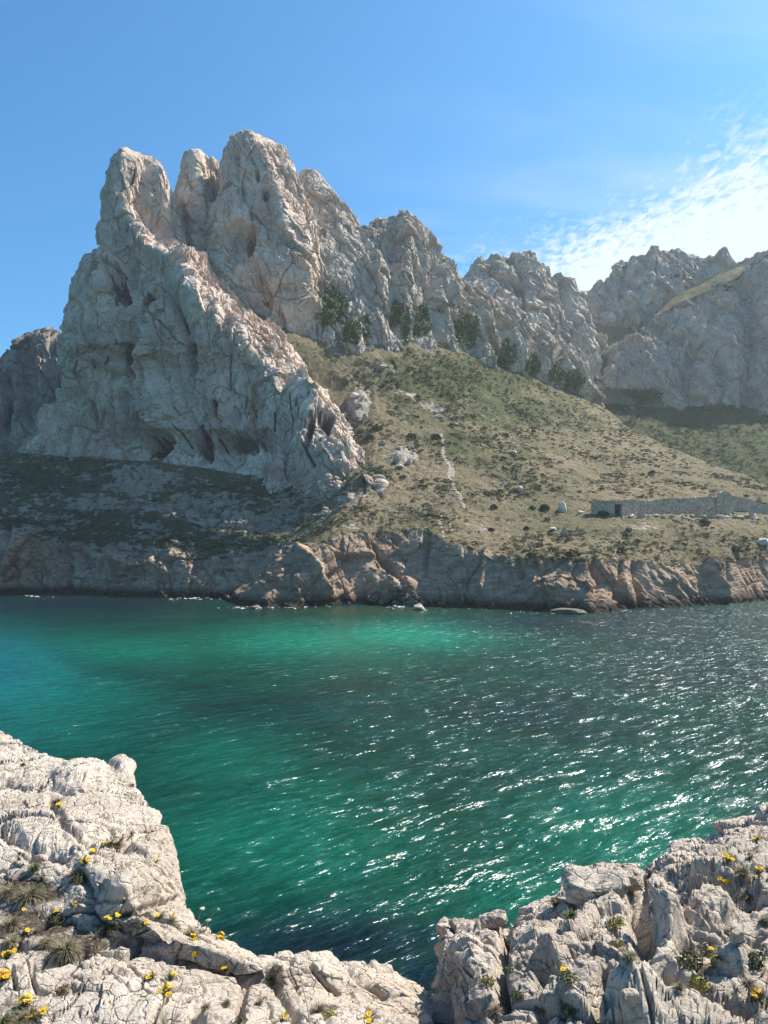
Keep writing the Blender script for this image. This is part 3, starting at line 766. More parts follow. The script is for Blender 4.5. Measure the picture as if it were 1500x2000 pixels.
s = np.linspace(1255, 1510, 110)
c0 = np.array(R7c, float)
py_, D_ = np.interp(s, c0[:, 0], c0[:, 1]), np.interp(s, c0[:, 0], c0[:, 2])
hgt = np.interp(s, [1255, 1300, 1380, 1440, 1475, 1510], [2, 13, 18, 15, 7, 1])
G, N, Q, pp, cm = terrain([P(s, py_ + 5, D_ - 1.0), P(s, py_ - hgt * 0.3, D_ + 4), P(s, py_ - hgt, D_ + 14), P(s, py_ - hgt + 8, D_ + 20)], [14, 22, 8], 1.0)
link('ledge_hillside', mesh_from('ledge_hillside', G, Q, M_HILL, {'rock': blobs(pp, [(1330, 590, 30, 8, 0.5), (1440, 540, 20, 8, 0.4)]) * 0.5, 'green': 0 * cm + 0.5, 'bare': 0 * cm + 0.1}), None, kind='structure', label='sunlit grassy ledge slanting across the far mountain')

# ------------------------------------------------------------------ sea
def sea():
    u = np.concatenate([np.linspace(-6, -0.62, 14, endpoint=False), np.linspace(-0.62, 0.62, 620), np.linspace(0.62, 6, 15)[1:]])
    inv = np.linspace(1 / 9.0, 1 / 240.0, 640)
    D = np.concatenate([[-400, -60, 2, 5], 1 / inv, np.geomspace(245, 2600, 16)])
    X = D[:, None] * 0 + 0.0
    Dm = np.abs(D) + 0 * D
    Dm = np.maximum(Dm, 30)
    X = u[None, :] * np.where(D < 9, np.where(D < 0, 400, 30), D)[:, None]
    Y = np.broadcast_to(D[:, None], X.shape)
    p = np.stack([X, Y, 0 * X], -1).astype(np.float64)
    # wind sea: crests run from near-left to far-right
    th = math.radians(42)
    al = X * math.cos(th) + Y * math.sin(th)      # along the crests
    ac = -X * math.sin(th) + Y * math.cos(th)     # across them
    z = np.zeros_like(X)
    fade = np.exp(-(np.maximum(D, 1) / 330.0) ** 2)[:, None]
    q = np.stack([al / 5.5, ac / 2.1, 0 * X], -1)
    gust = 0.65 + 0.9 * fbm(np.stack([X / 22, Y / 22, 0 * X + 4], -1), 3)
    z += (1 - np.abs(perlin(q + 0.4 * fbm(q * 0.7 + 9, 2)[..., None])) * 2) * 0.15
    z += perlin(np.stack([al / 2.2, ac / 0.9, 0 * X + 3], -1)) * 0.095
    z += perlin(np.stack([al / 0.9 + 0.3 * ac, ac / 0.45, 0 * X + 6], -1)) * 0.04
    p[..., 2] = z * fade * np.clip(gust, 0.25, 1.4) - 0.05
    pp = proj(p)
    return p, pp, np.clip(gust, 0, 1.5)


p, pp, gust = sea()
deep_w = fbm(np.stack([p[..., 0] / 17, p[..., 1] / 26, 0 * p[..., 0]], -1), 4)
# pale sand showing through, dark weed beds, deep water under the shaded cliff: each a place on the sea bed
def spot(L):
    a = np.zeros(p.shape[:2])
    for px, py, rx, ry, v in L:
        c = P(px, py, CAMH * F / (py - 1080))
        x0 = P(px - rx, py, CAMH * F / (py - 1080)); y0 = P(px, py + ry, CAMH * F / (py + ry - 1080)); y1 = P(px, py - ry, CAMH * F / (max(py - ry, 1084) - 1080))
        e = ((p[..., 0] - c[0] - (p[..., 1] - c[1]) * (px - 750) / F) / (c[0] - x0[0])) ** 2
        dyv = p[..., 1] - c[1]
        e = e + np.where(dyv < 0, dyv / (c[1] - y0[1]), dyv / (y1[1] - c[1])) ** 2
        a = np.maximum(a, v * np.exp(-e * (1 + 0.8 * deep_w)))
    return a


turq = np.clip(spot([(800, 1240, 170, 28, 1.0), (620, 1252, 240, 36, 0.62), (250, 1270, 260, 34, 0.34), (20, 1320, 120, 60, 0.85), (120, 1380, 180, 60, 0.45), (560, 1640, 300, 140, 0.24), (1200, 1640, 260, 130, 0.28), (1050, 1760, 200, 80, 0.28), (450, 1480, 160, 80, 0.2)]) + deep_w * 0.18, 0, 1)
weed = np.clip(spot([(150, 1180, 320, 24, 1.0), (480, 1192, 120, 14, 0.5), (1200, 1215, 360, 34, 0.75), (1000, 1400, 260, 60, 0.42), (250, 1400, 200, 40, 0.4), (1000, 1520, 200, 50, 0.2), (640, 1850, 330, 66, 1.0), (850, 1920, 160, 80, 0.95), (500, 1390, 300, 40, 0.35), (1400, 1300, 260, 60, 0.5)]) + deep_w * 0.25, 0, 1)
olive = spot([(700, 1192, 130, 8, 0.8), (950, 1196, 100, 5, 0.5)])
cyan = np.clip(spot([(0, 1310, 150, 80, 1.0), (0, 1420, 220, 60, 0.4)]), 0, 1)
Q = grid_faces(*p.shape[:2])
m_sea, t = new_mat('sea_water')
ps = pos(t)
c = t.mix(t.ramp(t.noise(t.scale(ps, (1, 1, 1)), 0.12, 4, 0.6), 0.35, 0.65), (0.0004, 0.026, 0.015), (0.0006, 0.040, 0.024))
c = t.mix(t.attr('turq'), c, (0.003, 0.215, 0.128))
c = t.mix(t.attr('cyan'), c, (0.002, 0.085, 0.095))
c = t.mix(t.attr('olive'), c, (0.022, 0.042, 0.010))
c = t.mix(t.attr('weed'), c, (0.0008, 0.010, 0.016))
cr = t.n('ShaderNodeMapping', None, Vector=ps, Rotation=(0, 0, math.radians(-42))).outputs[0]
def slopes(sc_, det):
    col = t.n('ShaderNodeTexNoise', None, Vector=t.scale(cr, sc_), Scale=1.0, Detail=det, Roughness=0.6, Distortion=0.3).outputs[1]
    return t.vec('SUBTRACT', col, (0.5, 0.5, 0.5))
sl = t.vec('ADD', t.scale(slopes((0.5, 2.2, 1), 2.0), (1.2, 2.9, 0.0)), t.scale(slopes((2.0, 8.0, 1), 2.0), (1.4, 2.3, 0.0)))
sl = t.vec('ADD', sl, t.scale(slopes((7.0, 22.0, 1), 2.0), (1.2, 1.8, 0.0)))
wind = t.ramp(t.noise(ps, 0.05, 4, 0.6), 0.3, 0.7, 0.62, 1.0)
sl = t.vec('MULTIPLY', sl, t.n('ShaderNodeCombineXYZ', None, i0=wind, i1=wind, i2=0.0).outputs[0])
sl = t.n('ShaderNodeVectorRotate', {'rotation_type': 'Z_AXIS'}, Vector=sl, Angle=math.radians(42)).outputs[0]
nrm_w = t.vec('NORMALIZE', t.vec('ADD', t.n('ShaderNodeNewGeometry').outputs['Normal'], sl))
foam_n = t.noise(t.scale(cr, (0.9, 3.2, 1)), 1.0, 6, 0.7, 0.6)
foam = t.math('MULTIPLY', t.ramp(t.math('ADD', foam_n, t.math('MULTIPLY', t.attr('crest'), 0.25)), 0.86, 0.92), 0.6)
c = t.mix(foam, c, (0.62, 0.66, 0.66))
finish(t, c, 0.26, None, 0.8, 1.0, 0.5, IOR=1.333, Normal=nrm_w)
crest = np.clip((p[..., 2] - 0.12) / 0.12, 0, 1)
o = link('sea', mesh_from('sea', p, Q, m_sea, {'turq': turq, 'weed': weed, 'olive': olive, 'cyan': cyan, 'crest': crest}), None, kind='structure', label='emerald sea channel ruffled by wind between the two shores')
#FGBEGIN

# ------------------------------------------------------------------ near rocks
def zpt(px, py, z):
    return P(px, py, (CAMH - z) * F / (py - 1080))


def fan(table, zs, weights, n, counts, drop):
    """loft whose lines share columns: table[k] = the k-th column, from the near ground out to the brink"""
    T = np.array(table, float)                       # columns, lines, 2
    ln_ = np.maximum(np.linalg.norm(np.diff(T[:, -1], axis=0), axis=1), 12)
    mid_ = (T[1:, -1, 0] + T[:-1, -1, 0]) / 2
    ln_ = np.where((mid_ < -130) | (mid_ > 1660), 60, ln_)
    pos_ = np.concatenate([[0], np.cumsum(ln_)]); pos_ /= pos_[-1]
    s = np.linspace(0, 1, n)
    lines = []
    for l in range(T.shape[1]):
        px = np.interp(s, pos_, T[:, l, 0]); py = np.interp(s, pos_, T[:, l, 1])
        z = np.interp(s, np.linspace(0, 1, len(zs[l])), zs[l]) if hasattr(zs[l], '__len__') else np.full(n, zs[l])
        lines.append(zpt(px, py, z))
    O = lines[-1]
    out = O - lines[-2]; out[:, 2] = 0
    out /= np.maximum(np.linalg.norm(out, axis=1, keepdims=True), 1e-6)
    out = blur(out, 20, 0)
    for o_, dz in drop:
        L = O + out * o_; L[:, 2] = O[:, 2] - dz
        lines.append(L)
    return loft(lines, counts, 5), sum(counts[:T.shape[1] - 1])


def near_relief(p, k, rot, sc, seed, smooth_=1.0):
    c, s_ = math.cos(rot), math.sin(rot)
    r = np.stack([p[..., 0] * c + p[..., 1] * s_, -p[..., 0] * s_ + p[..., 1] * c, p[..., 2]], -1)
    q = r + np.stack([fbm(p / 0.5 + 5, 3), fbm(p / 0.5 + 50, 3), fbm(p / 0.5 + 90, 3)], -1) * 0.09
    d = fbm(p / 0.9 + seed, 3) * 0.16
    f1, f2, cid, v = worley(q / np.array(sc) + seed)
    tl = np.stack([_h(cid, 11), _h(cid, 12), _h(cid, 13)], -1) - 0.5
    d += (_h(cid, 9) - 0.5) * 0.14 + (v * tl).sum(-1) * 0.26
    d += facet(q, [a * 0.36 for a in sc], 0.045, 0.11, 0.0, 0.09, seed + 20)
    d *= k
    d -= 0.055 * (0.2 + _h(cid, 21)) * (1 - sstep(0.0, 0.045, f2 - f1))
    f1, f2, ci2, v = worley(q / np.array([a * 0.40 for a in sc]) + seed + 20)
    d -= 0.024 * sstep(0.3, 0.7, _h(ci2, 21)) * (1 - sstep(0.0, 0.06, f2 - f1))
    d += facet(r + fbm(p / 0.1, 2)[..., None] * 0.015, [a * 0.12 for a in sc], 0.008, 0.024, 0.008, 0.10, seed + 40) * smooth_
    cr = np.abs(perlin(q / np.array([0.30, 0.9, 0.6]) + 71))
    d -= 0.022 * (1 - sstep(0.0, 0.03, cr)) * sstep(0.0, 0.25, perlin(q / 0.7 + 33))
    cr = np.abs(perlin(q / np.array([0.8, 0.22, 0.6]) + 171))
    d -= 0.018 * (1 - sstep(0.0, 0.04, cr)) * sstep(0.0, 0.25, perlin(q / 0.6 + 133))
    d += fbm(p / 0.05 + 12, 3, 0.6) * 0.009 * smooth_
    return d, cid


def near_mat(name, a, b, warm):
    m, t = new_mat(name)
    p = pos(t)
    c = t.mix(t.ramp(t.noise(p, 2.2, 8, 0.62), 0.34, 0.66), a, b)
    c = t.mix(t.ramp(t.noise(p, 1.1, 6, 0.6), 0.50, 0.72, 0, 0.7), c, warm)
    c = t.mix(t.ramp(t.noise(p, 26.0, 5, 0.7), 0.55, 0.75, 0, 0.5), c, (0.30, 0.255, 0.21))
    c = t.mix(t.ramp(t.noise(p, 9.0, 6, 0.7), 0.58, 0.72, 0, 0.55), c, (0.70, 0.64, 0.56))
    vein = t.math('ABSOLUTE', t.math('SUBTRACT', t.noise(p, 3.2, 6, 0.6, 0.6), 0.5))
    c = t.mix(t.math('MULTIPLY', t.ramp(vein, 0.003, 0.013, 0.6, 0.0), t.ramp(t.noise(p, 1.3, 3, 0.5), 0.42, 0.6)), c, (0.13, 0.10, 0.08))
    c = t.mix(t.ramp(t.noise(p, 1.7, 6, 0.65), 0.60, 0.74, 0, 0.6), c, (0.46, 0.27, 0.14))
    c = t.mix(t.ramp(t.noise(p, 5.0, 7, 0.72), 0.56, 0.68, 0, 0.6), c, (0.36, 0.33, 0.29))
    c = t.mix(t.ramp(t.noise(p, 60.0, 3, 0.6), 0.60, 0.72, 0, 0.5), c, (0.22, 0.185, 0.15))
    so = t.ramp(t.math('ADD', t.attr('soil'), t.math('MULTIPLY', t.math('SUBTRACT', t.noise(p, 7.0, 6, 0.7), 0.5), 1.0)), 0.40, 0.62)
    soil = t.mix(t.ramp(t.n('ShaderNodeTexVoronoi', None, Vector=p, Scale=34.0).outputs[0], 0.15, 0.5), t.mix(t.noise(p, 18.0, 3, 0.6), (0.42, 0.36, 0.30), (0.24, 0.19, 0.15)), (0.11, 0.085, 0.06))
    c = t.mix(so, c, soil)
    w1 = t.n('ShaderNodeTexVoronoi', {'feature': 'DISTANCE_TO_EDGE'}, Vector=t.vec('ADD', p, t.scale(t.n('ShaderNodeTexNoise', None, Vector=p, Scale=5.0, Detail=4.0).outputs[1], (0.2, 0.2, 0.2))), Scale=9.0).outputs[0]
    h = t.math('ADD', t.math('MULTIPLY', t.ramp(w1, 0.0, 0.06), 0.3), t.math('ADD', t.noise(p, 16.0, 8, 0.72), t.math('MULTIPLY', t.noise(p, 70.0, 4, 0.7), 0.25)))
    finish(t, c, 0.92, h, 0.045, 0.95, 0.15)
    return m


def outcrop(name, table, zs, n, counts, drop, k, rot, sc, seed, feats, soil, mat, label, blabel=None, smooth_=1.0):
    G, ntop = fan(table, zs, None, n, counts, drop)
    N = grid_normals(G)
    sgn = np.sign(N[:ntop, :, 2].mean()); N = N * sgn
    N = blur(blur(N, 10, 0), 10, 1); N /= np.linalg.norm(N, axis=-1, keepdims=True)
    pp = proj(G)
    so = blobs(pp, soil)
    rows = np.arange(G.shape[0])[:, None]
    topm = 1 - sstep(ntop + 2, ntop + 24, rows)
    d, cid = near_relief(G, k, rot, sc, seed, smooth_)
    d = d * (1 - 0.8 * sstep(0.35, 0.7, so)) + fbm(G / 0.06, 3) * 0.02 * sstep(0.35, 0.7, so)
    d = d + carve(pp, feats) * topm
    G = G + N * d[..., None]
    N2 = grid_normals(G) * sgn
    Q = grid_faces(*G.shape[:2])
    if sgn < 0:
        Q = Q[:, ::-1]
    att = {'soil': so}
    key = ((cid[..., 0] * 1000003 + cid[..., 1] * 10007 + cid[..., 2]) % (2 ** 40)).ravel()
    fk = key[Q[:, 0]].copy()
    qr = np.arange(len(Q)) // (G.shape[1] - 1)
    fpp = pp.reshape(-1, 2)[Q[:, 0]]
    inview = (fpp[:, 0] > -40) & (fpp[:, 0] < 1540) & (fpp[:, 1] < 2060) & (qr < ntop + 6)
    fk[~inview] = -1
    ids, cnt = np.unique(fk, return_counts=True)
    small = ids[cnt < 150]
    fk[np.isin(fk, small)] = -1
    root = link(name, submesh(name, G, Q[fk == -1], mat, att), None, kind='structure', label=label)
    for i in np.unique(fk):
        if i != -1:
            link('rock_block', submesh('rock_block', G, Q[fk == i], mat, att), root)
    top = rows + 0 * pp[..., 0].astype(int) < ntop + 8
    add_surf(name, G[top], N2[top])
    return root


M_NEARL = near_mat('near_limestone', (0.55, 0.455, 0.36), (0.72, 0.61, 0.495), (0.62, 0.475, 0.35))
M_NEARR = near_mat('near_fissured_limestone', (0.53, 0.44, 0.35), (0.69, 0.585, 0.475), (0.60, 0.465, 0.35))
# columns: near ground, slab, gully, upper rock, brink
T1 = [((-2200, 2500), (-1100, 1950), (-900, 1760), (-850, 1580), (-800, 1372)), ((-350, 2400), (-150, 1950), (-120, 1760), (-120, 1580), (-120, 1392)), ((-200, 2400), (-40, 1950), (-20, 1775), (0, 1640), (0, 1428)), ((-150, 2400), (0, 1950), (10, 1778), (30, 1640), (45, 1446)),
      ((-80, 2400), (30, 1950), (40, 1782), (60, 1650), (78, 1466)), ((-40, 2400), (60, 1950), (65, 1790), (100, 1660), (130, 1480)), ((0, 2400), (90, 1950), (95, 1796), (150, 1670), (200, 1498)),
      ((40, 2400), (120, 1950), (120, 1802), (180, 1690), (232, 1490)), ((50, 2400), (130, 1950), (130, 1806), (190, 1700), (258, 1514)), ((75, 2400), (150, 1952), (150, 1810), (205, 1710), (264, 1540)),
      ((100, 2400), (170, 1955), (172, 1815), (222, 1725), (300, 1572)), ((125, 2400), (190, 1955), (190, 1820), (238, 1740), (328, 1612)), ((150, 2400), (210, 1955), (205, 1828), (252, 1752), (337, 1650)),
      ((200, 2400), (260, 1960), (245, 1846), (275, 1798), (341, 1762)), ((240, 2400), (290, 1962), (270, 1858), (300, 1815), (370, 1788)), ((260, 2400), (310, 1965), (290, 1866), (315, 1828), (373, 1806)),
      ((330, 2400), (380, 1975), (370, 1886), (400, 1852), (432, 1832)), ((430, 2400), (470, 1990), (460, 1912), (480, 1882), (502, 1862)), ((560, 2400), (600, 2000), (600, 1932), (620, 1892), (640, 1860)),
      ((600, 2400), (630, 2005), (630, 1938), (645, 1900), (665, 1868)), ((640, 2400), (665, 2010), (660, 1946), (670, 1912), (682, 1877)), ((720, 2400), (740, 2020), (740, 1962), (750, 1926), (762, 1888)),
      ((790, 2400), (790, 2030), (790, 1976), (800, 1946), (812, 1917)), ((850, 2400), (835, 2050), (835, 2006), (845, 1986), (856, 1968)), ((880, 2400), (862, 2200), (860, 2160), (860, 2130), (860, 2100))]
zs1 = [10.35, 10.37, [10.40, 10.40, 10.36, 10.26, 10.12, 10.05], [10.55, 10.57, 10.52, 10.32, 10.15, 10.05], [10.52, 10.54, 10.46, 10.2, 10.0, 9.95]]
f1 = [('line', [(0, 1612), (60, 1650), (120, 1668)], 16, -0.07), ('cave', 70, 1672, 30, 14, 0.12), ('line', [(0, 1515), (60, 1535), (100, 1530), (140, 1545)], 7, -0.05), ('bump', 160, 1510, 70, 30, 0.06),
      ('line', [(100, 1560), (125, 1610), (160, 1640), (215, 1625)], 8, -0.05), ('line', [(170, 1650), (240, 1640), (330, 1600)], 6, -0.04), ('bump', 240, 1500, 26, 22, 0.07),
      ('line', [(235, 1790), (300, 1768), (345, 1755)], 6, -0.05), ('line', [(150, 1765), (240, 1760)], 4, -0.025), ('bump', 270, 1720, 60, 40, 0.04), ('line', [(150, 1700), (180, 1740), (175, 1780)], 8, -0.05),
      ('line', [(140, 1930), (200, 1905), (300, 1908)], 5, -0.04), ('line', [(25, 1880), (30, 1930)], 4, -0.04), ('line', [(60, 1890), (70, 1930), (110, 1940)], 4, -0.035), ('line', [(0, 1895), (100, 1870), (220, 1845), (330, 1838)], 8, -0.05),
      ('line', [(660, 1868), (690, 1905), (750, 1945)], 7, -0.05), ('line', [(380, 1970), (400, 2000)], 10, -0.05), ('line', [(480, 1925), (465, 1990)], 7, -0.05), ('line', [(520, 1880), (560, 1960), (580, 2000)], 8, -0.05)]
soil1 = [(60, 1740, 110, 45, 0.75), (60, 1810, 120, 50, 0.75), (140, 1840, 110, 34, 0.75), (240, 1812, 90, 22, 0.65), (20, 1960, 70, 34, 0.6), (630, 1975, 60, 20, 0.55), (700, 1995, 50, 20, 0.5), (225, 1625, 40, 24, 0.4)]
outcrop('near_ledge', T1, zs1, 620, [60, 90, 70, 110, 26, 40, 20], [(0.10, 0.12), (0.35, 0.9), (1.6, 11.0)], 0.17, 0.5, (0.62, 0.5, 0.5), 3, f1, soil1, M_NEARL,
        'pale cracked limestone ledge with yellow flowers beside the camera', smooth_=0.8)
T2 = [((905, 2500), (915, 2300), (900, 2150), (858, 2100)), ((920, 2500), (930, 2120), (895, 2030), (853, 1990)), ((930, 2500), (940, 2070), (900, 1960), (856, 1890)), ((960, 2500), (955, 2020), (925, 1890), (880, 1806)),
      ((1000, 2500), (1000, 1995), (965, 1865), (935, 1784)), ((1010, 2500), (1015, 1990), (985, 1862), (960, 1784)), ((1030, 2500), (1040, 1985), (1010, 1860), (986, 1788)), ((1050, 2500), (1060, 1980), (1030, 1858), (1012, 1774)),
      ((1090, 2500), (1110, 1975), (1090, 1848), (1080, 1756)), ((1110, 2500), (1140, 1970), (1120, 1840), (1112, 1724)), ((1150, 2500), (1190, 1965), (1175, 1832), (1180, 1698)), ((1190, 2500), (1230, 1962), (1220, 1820), (1240, 1700)),
      ((1210, 2500), (1260, 1960), (1250, 1812), (1264, 1724)), ((1240, 2500), (1290, 1955), (1290, 1808), (1290, 1692)), ((1270, 2500), (1330, 1950), (1320, 1795), (1314, 1652)), ((1330, 2500), (1400, 1930), (1390, 1765), (1388, 1622)),
      ((1345, 2500), (1420, 1925), (1410, 1750), (1402, 1602)), ((1400, 2500), (1480, 1915), (1460, 1730), (1450, 1582)), ((1450, 2500), (1560, 1905), (1520, 1715), (1500, 1574)), ((1700, 2500), (1850, 1890), (1760, 1690), (1700, 1560)), ((3400, 2600), (3000, 1900), (2850, 1700), (2700, 1545))]
zs2 = [10.35, [10.25, 10.3, 10.4, 10.45, 10.5, 10.55], [10.2, 10.25, 10.4, 10.5, 10.55, 10.7], [9.9, 10.1, 10.15, 10.15, 10.35, 10.5]]
f2 = [('line', [(990, 1790), (985, 1850), (975, 1900), (985, 1960)], 10, -0.16), ('line', [(1125, 1780), (1090, 1830), (1060, 1850)], 8, -0.06), ('line', [(1240, 1745), (1250, 1800), (1260, 1850)], 18, -0.22),
      ('line', [(1130, 1835), (1190, 1815), (1240, 1800)], 6, -0.05), ('line', [(1100, 1870), (1170, 1850)], 5, -0.04), ('line', [(1180, 1890), (1165, 1950), (1160, 2000)], 10, -0.16), ('line', [(1215, 1870), (1180, 1940)], 9, -0.10),
      ('bump', 1310, 1800, 30, 50, 0.14), ('bump', 1390, 1770, 60, 40, 0.10), ('line', [(1330, 1840), (1400, 1850), (1470, 1820)], 14, -0.10), ('line', [(1320, 1730), (1400, 1722), (1470, 1732)], 12, -0.10), ('bump', 1385, 1705, 70, 14, 0.08),
      ('line', [(1390, 1625), (1440, 1632), (1500, 1605)], 7, -0.06), ('line', [(1340, 1680), (1390, 1660), (1420, 1660)], 7, -0.06), ('bump', 920, 1880, 40, 40, 0.06), ('bump', 1080, 1870, 40, 30, 0.07), ('line', [(1040, 1900), (1070, 1880), (1060, 1930)], 12, -0.10),
      ('line', [(1300, 1900), (1400, 1960), (1460, 1990)], 12, -0.08), ('bump', 1240, 1960, 60, 50, 0.08), ('bump', 1430, 1890, 50, 20, 0.08)]
soil2 = [(1400, 1850, 60, 20, 0.6), (1460, 1735, 60, 16, 0.55), (1470, 1680, 50, 14, 0.5), (1370, 1890, 50, 22, 0.6), (1440, 1940, 60, 20, 0.5), (1000, 1960, 24, 30, 0.5), (1105, 1960, 30, 20, 0.5), (1240, 1860, 24, 20, 0.5)]
outcrop('fissured_outcrop', T2, zs2, 640, [60, 120, 130, 24, 50, 24], [(0.08, 0.12), (0.30, 0.9), (1.4, 11.0)], 0.44, -0.5, (0.46, 0.36, 0.42), 11, f2, soil2, M_NEARR,
        'blocky fissured limestone outcrop with yellow flowers above the green water')


# ------------------------------------------------------------------ loose rocks
def boulder_mesh(name, seed, mat, nu=20, nv=12, rough=1.0):
    r = np.random.default_rng(seed)
    th = np.linspace(0, 2 * math.pi, nu, endpoint=False); ph = np.linspace(0.08, math.pi - 0.08, nv)
    G = np.stack([np.sin(ph)[:, None] * np.cos(th), np.sin(ph)[:, None] * np.sin(th), np.cos(ph)[:, None] + 0 * th], -1)
    pl = r.normal(size=(11, 3)); pl /= np.linalg.norm(pl, axis=1, keepdims=True)
    dd = G @ pl.T
    lim = r.uniform(0.48, 0.82, 11)
    k = np.min(np.where(dd > 0.05, lim / np.maximum(dd, 0.05), 9), -1)
    G = G * np.minimum(k, 1.05)[..., None]
    G = G * (1 + 0.14 * rough * fbm(G * 2.2 + seed * 3.1, 3))[..., None]
    Q = grid_faces(nv, nu, True)[:, ::-1]
    V = np.concatenate([G.reshape(-1, 3), [[0, 0, G[0, :, 2].mean()], [0, 0, G[-1, :, 2].mean()]]])
    a = np.arange(nu); b = (a + 1) % nu
    top = np.stack([np.full(nu, nu * nv), a, b, np.full(nu, nu * nv)], -1)[:, :3]
    bot = np.stack([np.full(nu, nu * nv + 1), nu * (nv - 1) + b, nu * (nv - 1) + a], -1)
    Qt = np.concatenate([Q[:, [0, 1, 2]], Q[:, [0, 2, 3]], top, bot])
    return mesh_from(name, V, Qt, mat, None, False)


def plain_mat(name, a, b, scale, rough=0.9, bump=0.0, dist=0.02):
    m, t = new_mat(name)
    p = t.n('ShaderNodeTexCoord').outputs['Object']
    c = t.mix(t.ramp(t.noise(p, scale, 6, 0.65), 0.35, 0.65), a, b)
    finish(t, c, rough, t.noise(p, scale * 2.5, 7, 0.7) if bump else None, dist, bump, 0.15)
    return m


M_BOUL = plain_mat('white_boulder', (0.55, 0.46, 0.36), (0.76, 0.66, 0.54), 1.4, bump=0.8, dist=0.2)
M_BOULG = plain_mat('weathered_boulder', (0.32, 0.26, 0.20), (0.52, 0.43, 0.34), 1.4, bump=0.8, dist=0.2)
M_BOULB = plain_mat('shore_boulder', (0.10, 0.085, 0.065), (0.26, 0.215, 0.165), 1.2, bump=0.8, dist=0.2)
BM = [[boulder_mesh('boulder', 20 + i, m) for i in range(5)] for m in (M_BOUL, M_BOULG, M_BOULB)]


def boulder(key, px, py, wpx, hpx, kind, label, group=None, deep=0.75, seed=0, name='boulder'):
    v, _ = on(key, px, py + hpx * 0.45)
    D = v[1]
    o = link(name, BM[kind][seed % 5], None, label=label, category='rock', group=group)
    sx, sz = wpx / F * D / 2 * 0.85, hpx / F * D / 2 * 0.85
    o.scale = (sx * 1.15, sx * deep * 1.15, sz * 1.2)
    o.location = (v[0], v[1] + sx * 0.3, v[2] + sz * 0.55)
    o.rotation_euler = (0.0, random.uniform(-0.15, 0.15), random.uniform(-0.5, 0.5))
    return o


for i, (px, py, w_, h_, kd, lb) in enumerate([
        (1097, 982, 25, 28, 0, 'tall white boulder standing near the left end of the long ruined wall'), (1103, 1032, 17, 26, 1, 'upright weathered boulder on the flat below the white one'),
        (1080, 1027, 18, 14, 0, 'low pale rock touching the upright weathered boulder'), (1015, 948, 22, 14, 0, 'rounded white boulder alone on the slope above the tall one'),
        (1133, 993, 16, 10, 0, 'small pale rock between the tall white boulder and the ruined wall'), (1311, 933, 14, 10, 0, 'single white rock on the slope above the ruined wall'),
        (985, 936, 8, 6, 0, 'pebble sized white rock beside the rounded boulder'), (1190, 901, 26, 6, 0, 'flat white rock lying in scrub high above the ruin'), (1003, 878, 22, 9, 0, 'flat pale rocks on the green slope near the track'),
        (945, 867, 9, 7, 1, 'small grey rock on the green slope beside the track'), (1134, 955, 14, 8, 1, 'low grey rock in grass above the tall white boulder'), (858, 808, 26, 12, 0, 'pale stone at the foot of the scree run'),
        (890, 822, 14, 8, 0, 'small pale stone just beyond the foot of the scree'), (1490, 1052, 30, 18, 0, 'white rock lying on the flat by the cliff edge at the far end'), (862, 1006, 9, 8, 0, 'small white stone beside the worn path'),
        (800, 895, 16, 18, 1, 'biggest grey rock of the cluster beside the worn path'), (775, 888, 22, 16, 1, 'pale leaning slab in the rock cluster beside the path'), (782, 905, 22, 12, 0, 'low round rock in front of the leaning slab'), (747, 858, 16, 14, 1, 'grey rock by the dark bush above the cluster'),
        (750, 712, 28, 14, 1, 'brown grey rock jutting from scrub below the ridge'), (768, 722, 18, 12, 1, 'smaller rock at the lower end of the jutting rock'), (776, 764, 14, 8, 0, 'white stone at the top of the scree run'),
        (700, 782, 14, 16, 1, 'pale rock spike on the slope right of the crag'), (712, 806, 12, 18, 1, 'grey rock spike below the pale one right of the crag'), (690, 765, 24, 16, 0, 'broken pale rock above the two spikes')]):
    boulder('hill', px, py, w_, h_, kd, lb, seed=i)
shore = [('slab', 575, 1172, 112, 22, 2, 'long flat brown slab awash at the tip of the spit'), ('rock', 818, 1183, 28, 18, 1, 'pointed brown boulder standing in the shallows of the cove'), ('slab', 1112, 1193, 70, 12, 2, 'low dark slab at the water line under the brown cliff'),
         ('rock', 958, 1166, 20, 20, 1, 'rough block resting beside the pale landing'), ('rock', 985, 1166, 26, 18, 2, 'brown block at the cliff foot beside the rough block'), ('rock', 1030, 1176, 40, 22, 2, 'broad brown boulder at the cliff foot beyond the landing'), ('rock', 500, 1184, 24, 10, 2, 'small wet rock off the end of the spit'),
         ('rock', 1158, 1178, 30, 14, 1, 'grey boulder fallen at the foot of the smooth cliff')]
for i, (nm, px, py, w_, h_, kd, lb) in enumerate(shore):
    D = CAMH * F / (py + h_ / 2 - 1080)
    o = link('shore_rock', BM[kd][(i + 1) % 5], None, label=lb, category='rock')
    sx, sz = w_ / F * D / 2, h_ / F * D / 2
    o.scale = (sx * 1.12, sx * 0.6 + 0.6, sz * 1.5); o.location = ((px - 750) / F * D, D + sx * 0.3, sz * 0.55); o.rotation_euler = (0, 0.05, random.uniform(-0.3, 0.3))
# fallen stones piled in the cove
r = np.random.default_rng(31)
for i in range(90):
    px = r.normal(778, 34); py = 1176 - abs(r.normal(0, 18)) * max(0.1, 1 - abs(px - 778) / 90)
    w_ = r.uniform(5, 15)
    v, _ = on('hill', px, py)
    o = link('fallen_stone', BM[2][i % 5], None, label='broken brown stone in the heap under the hollowed cliff', category='rock', group='stones fallen in the cove')
    k = w_ / F * v[1] / 2
    o.scale = (k * 1.2, k, k * 0.9); o.location = (v[0], v[1] - 0.8, v[2] + 0.2); o.rotation_euler = (r.uniform(0, 1), r.uniform(0, 1), r.uniform(0, 6))
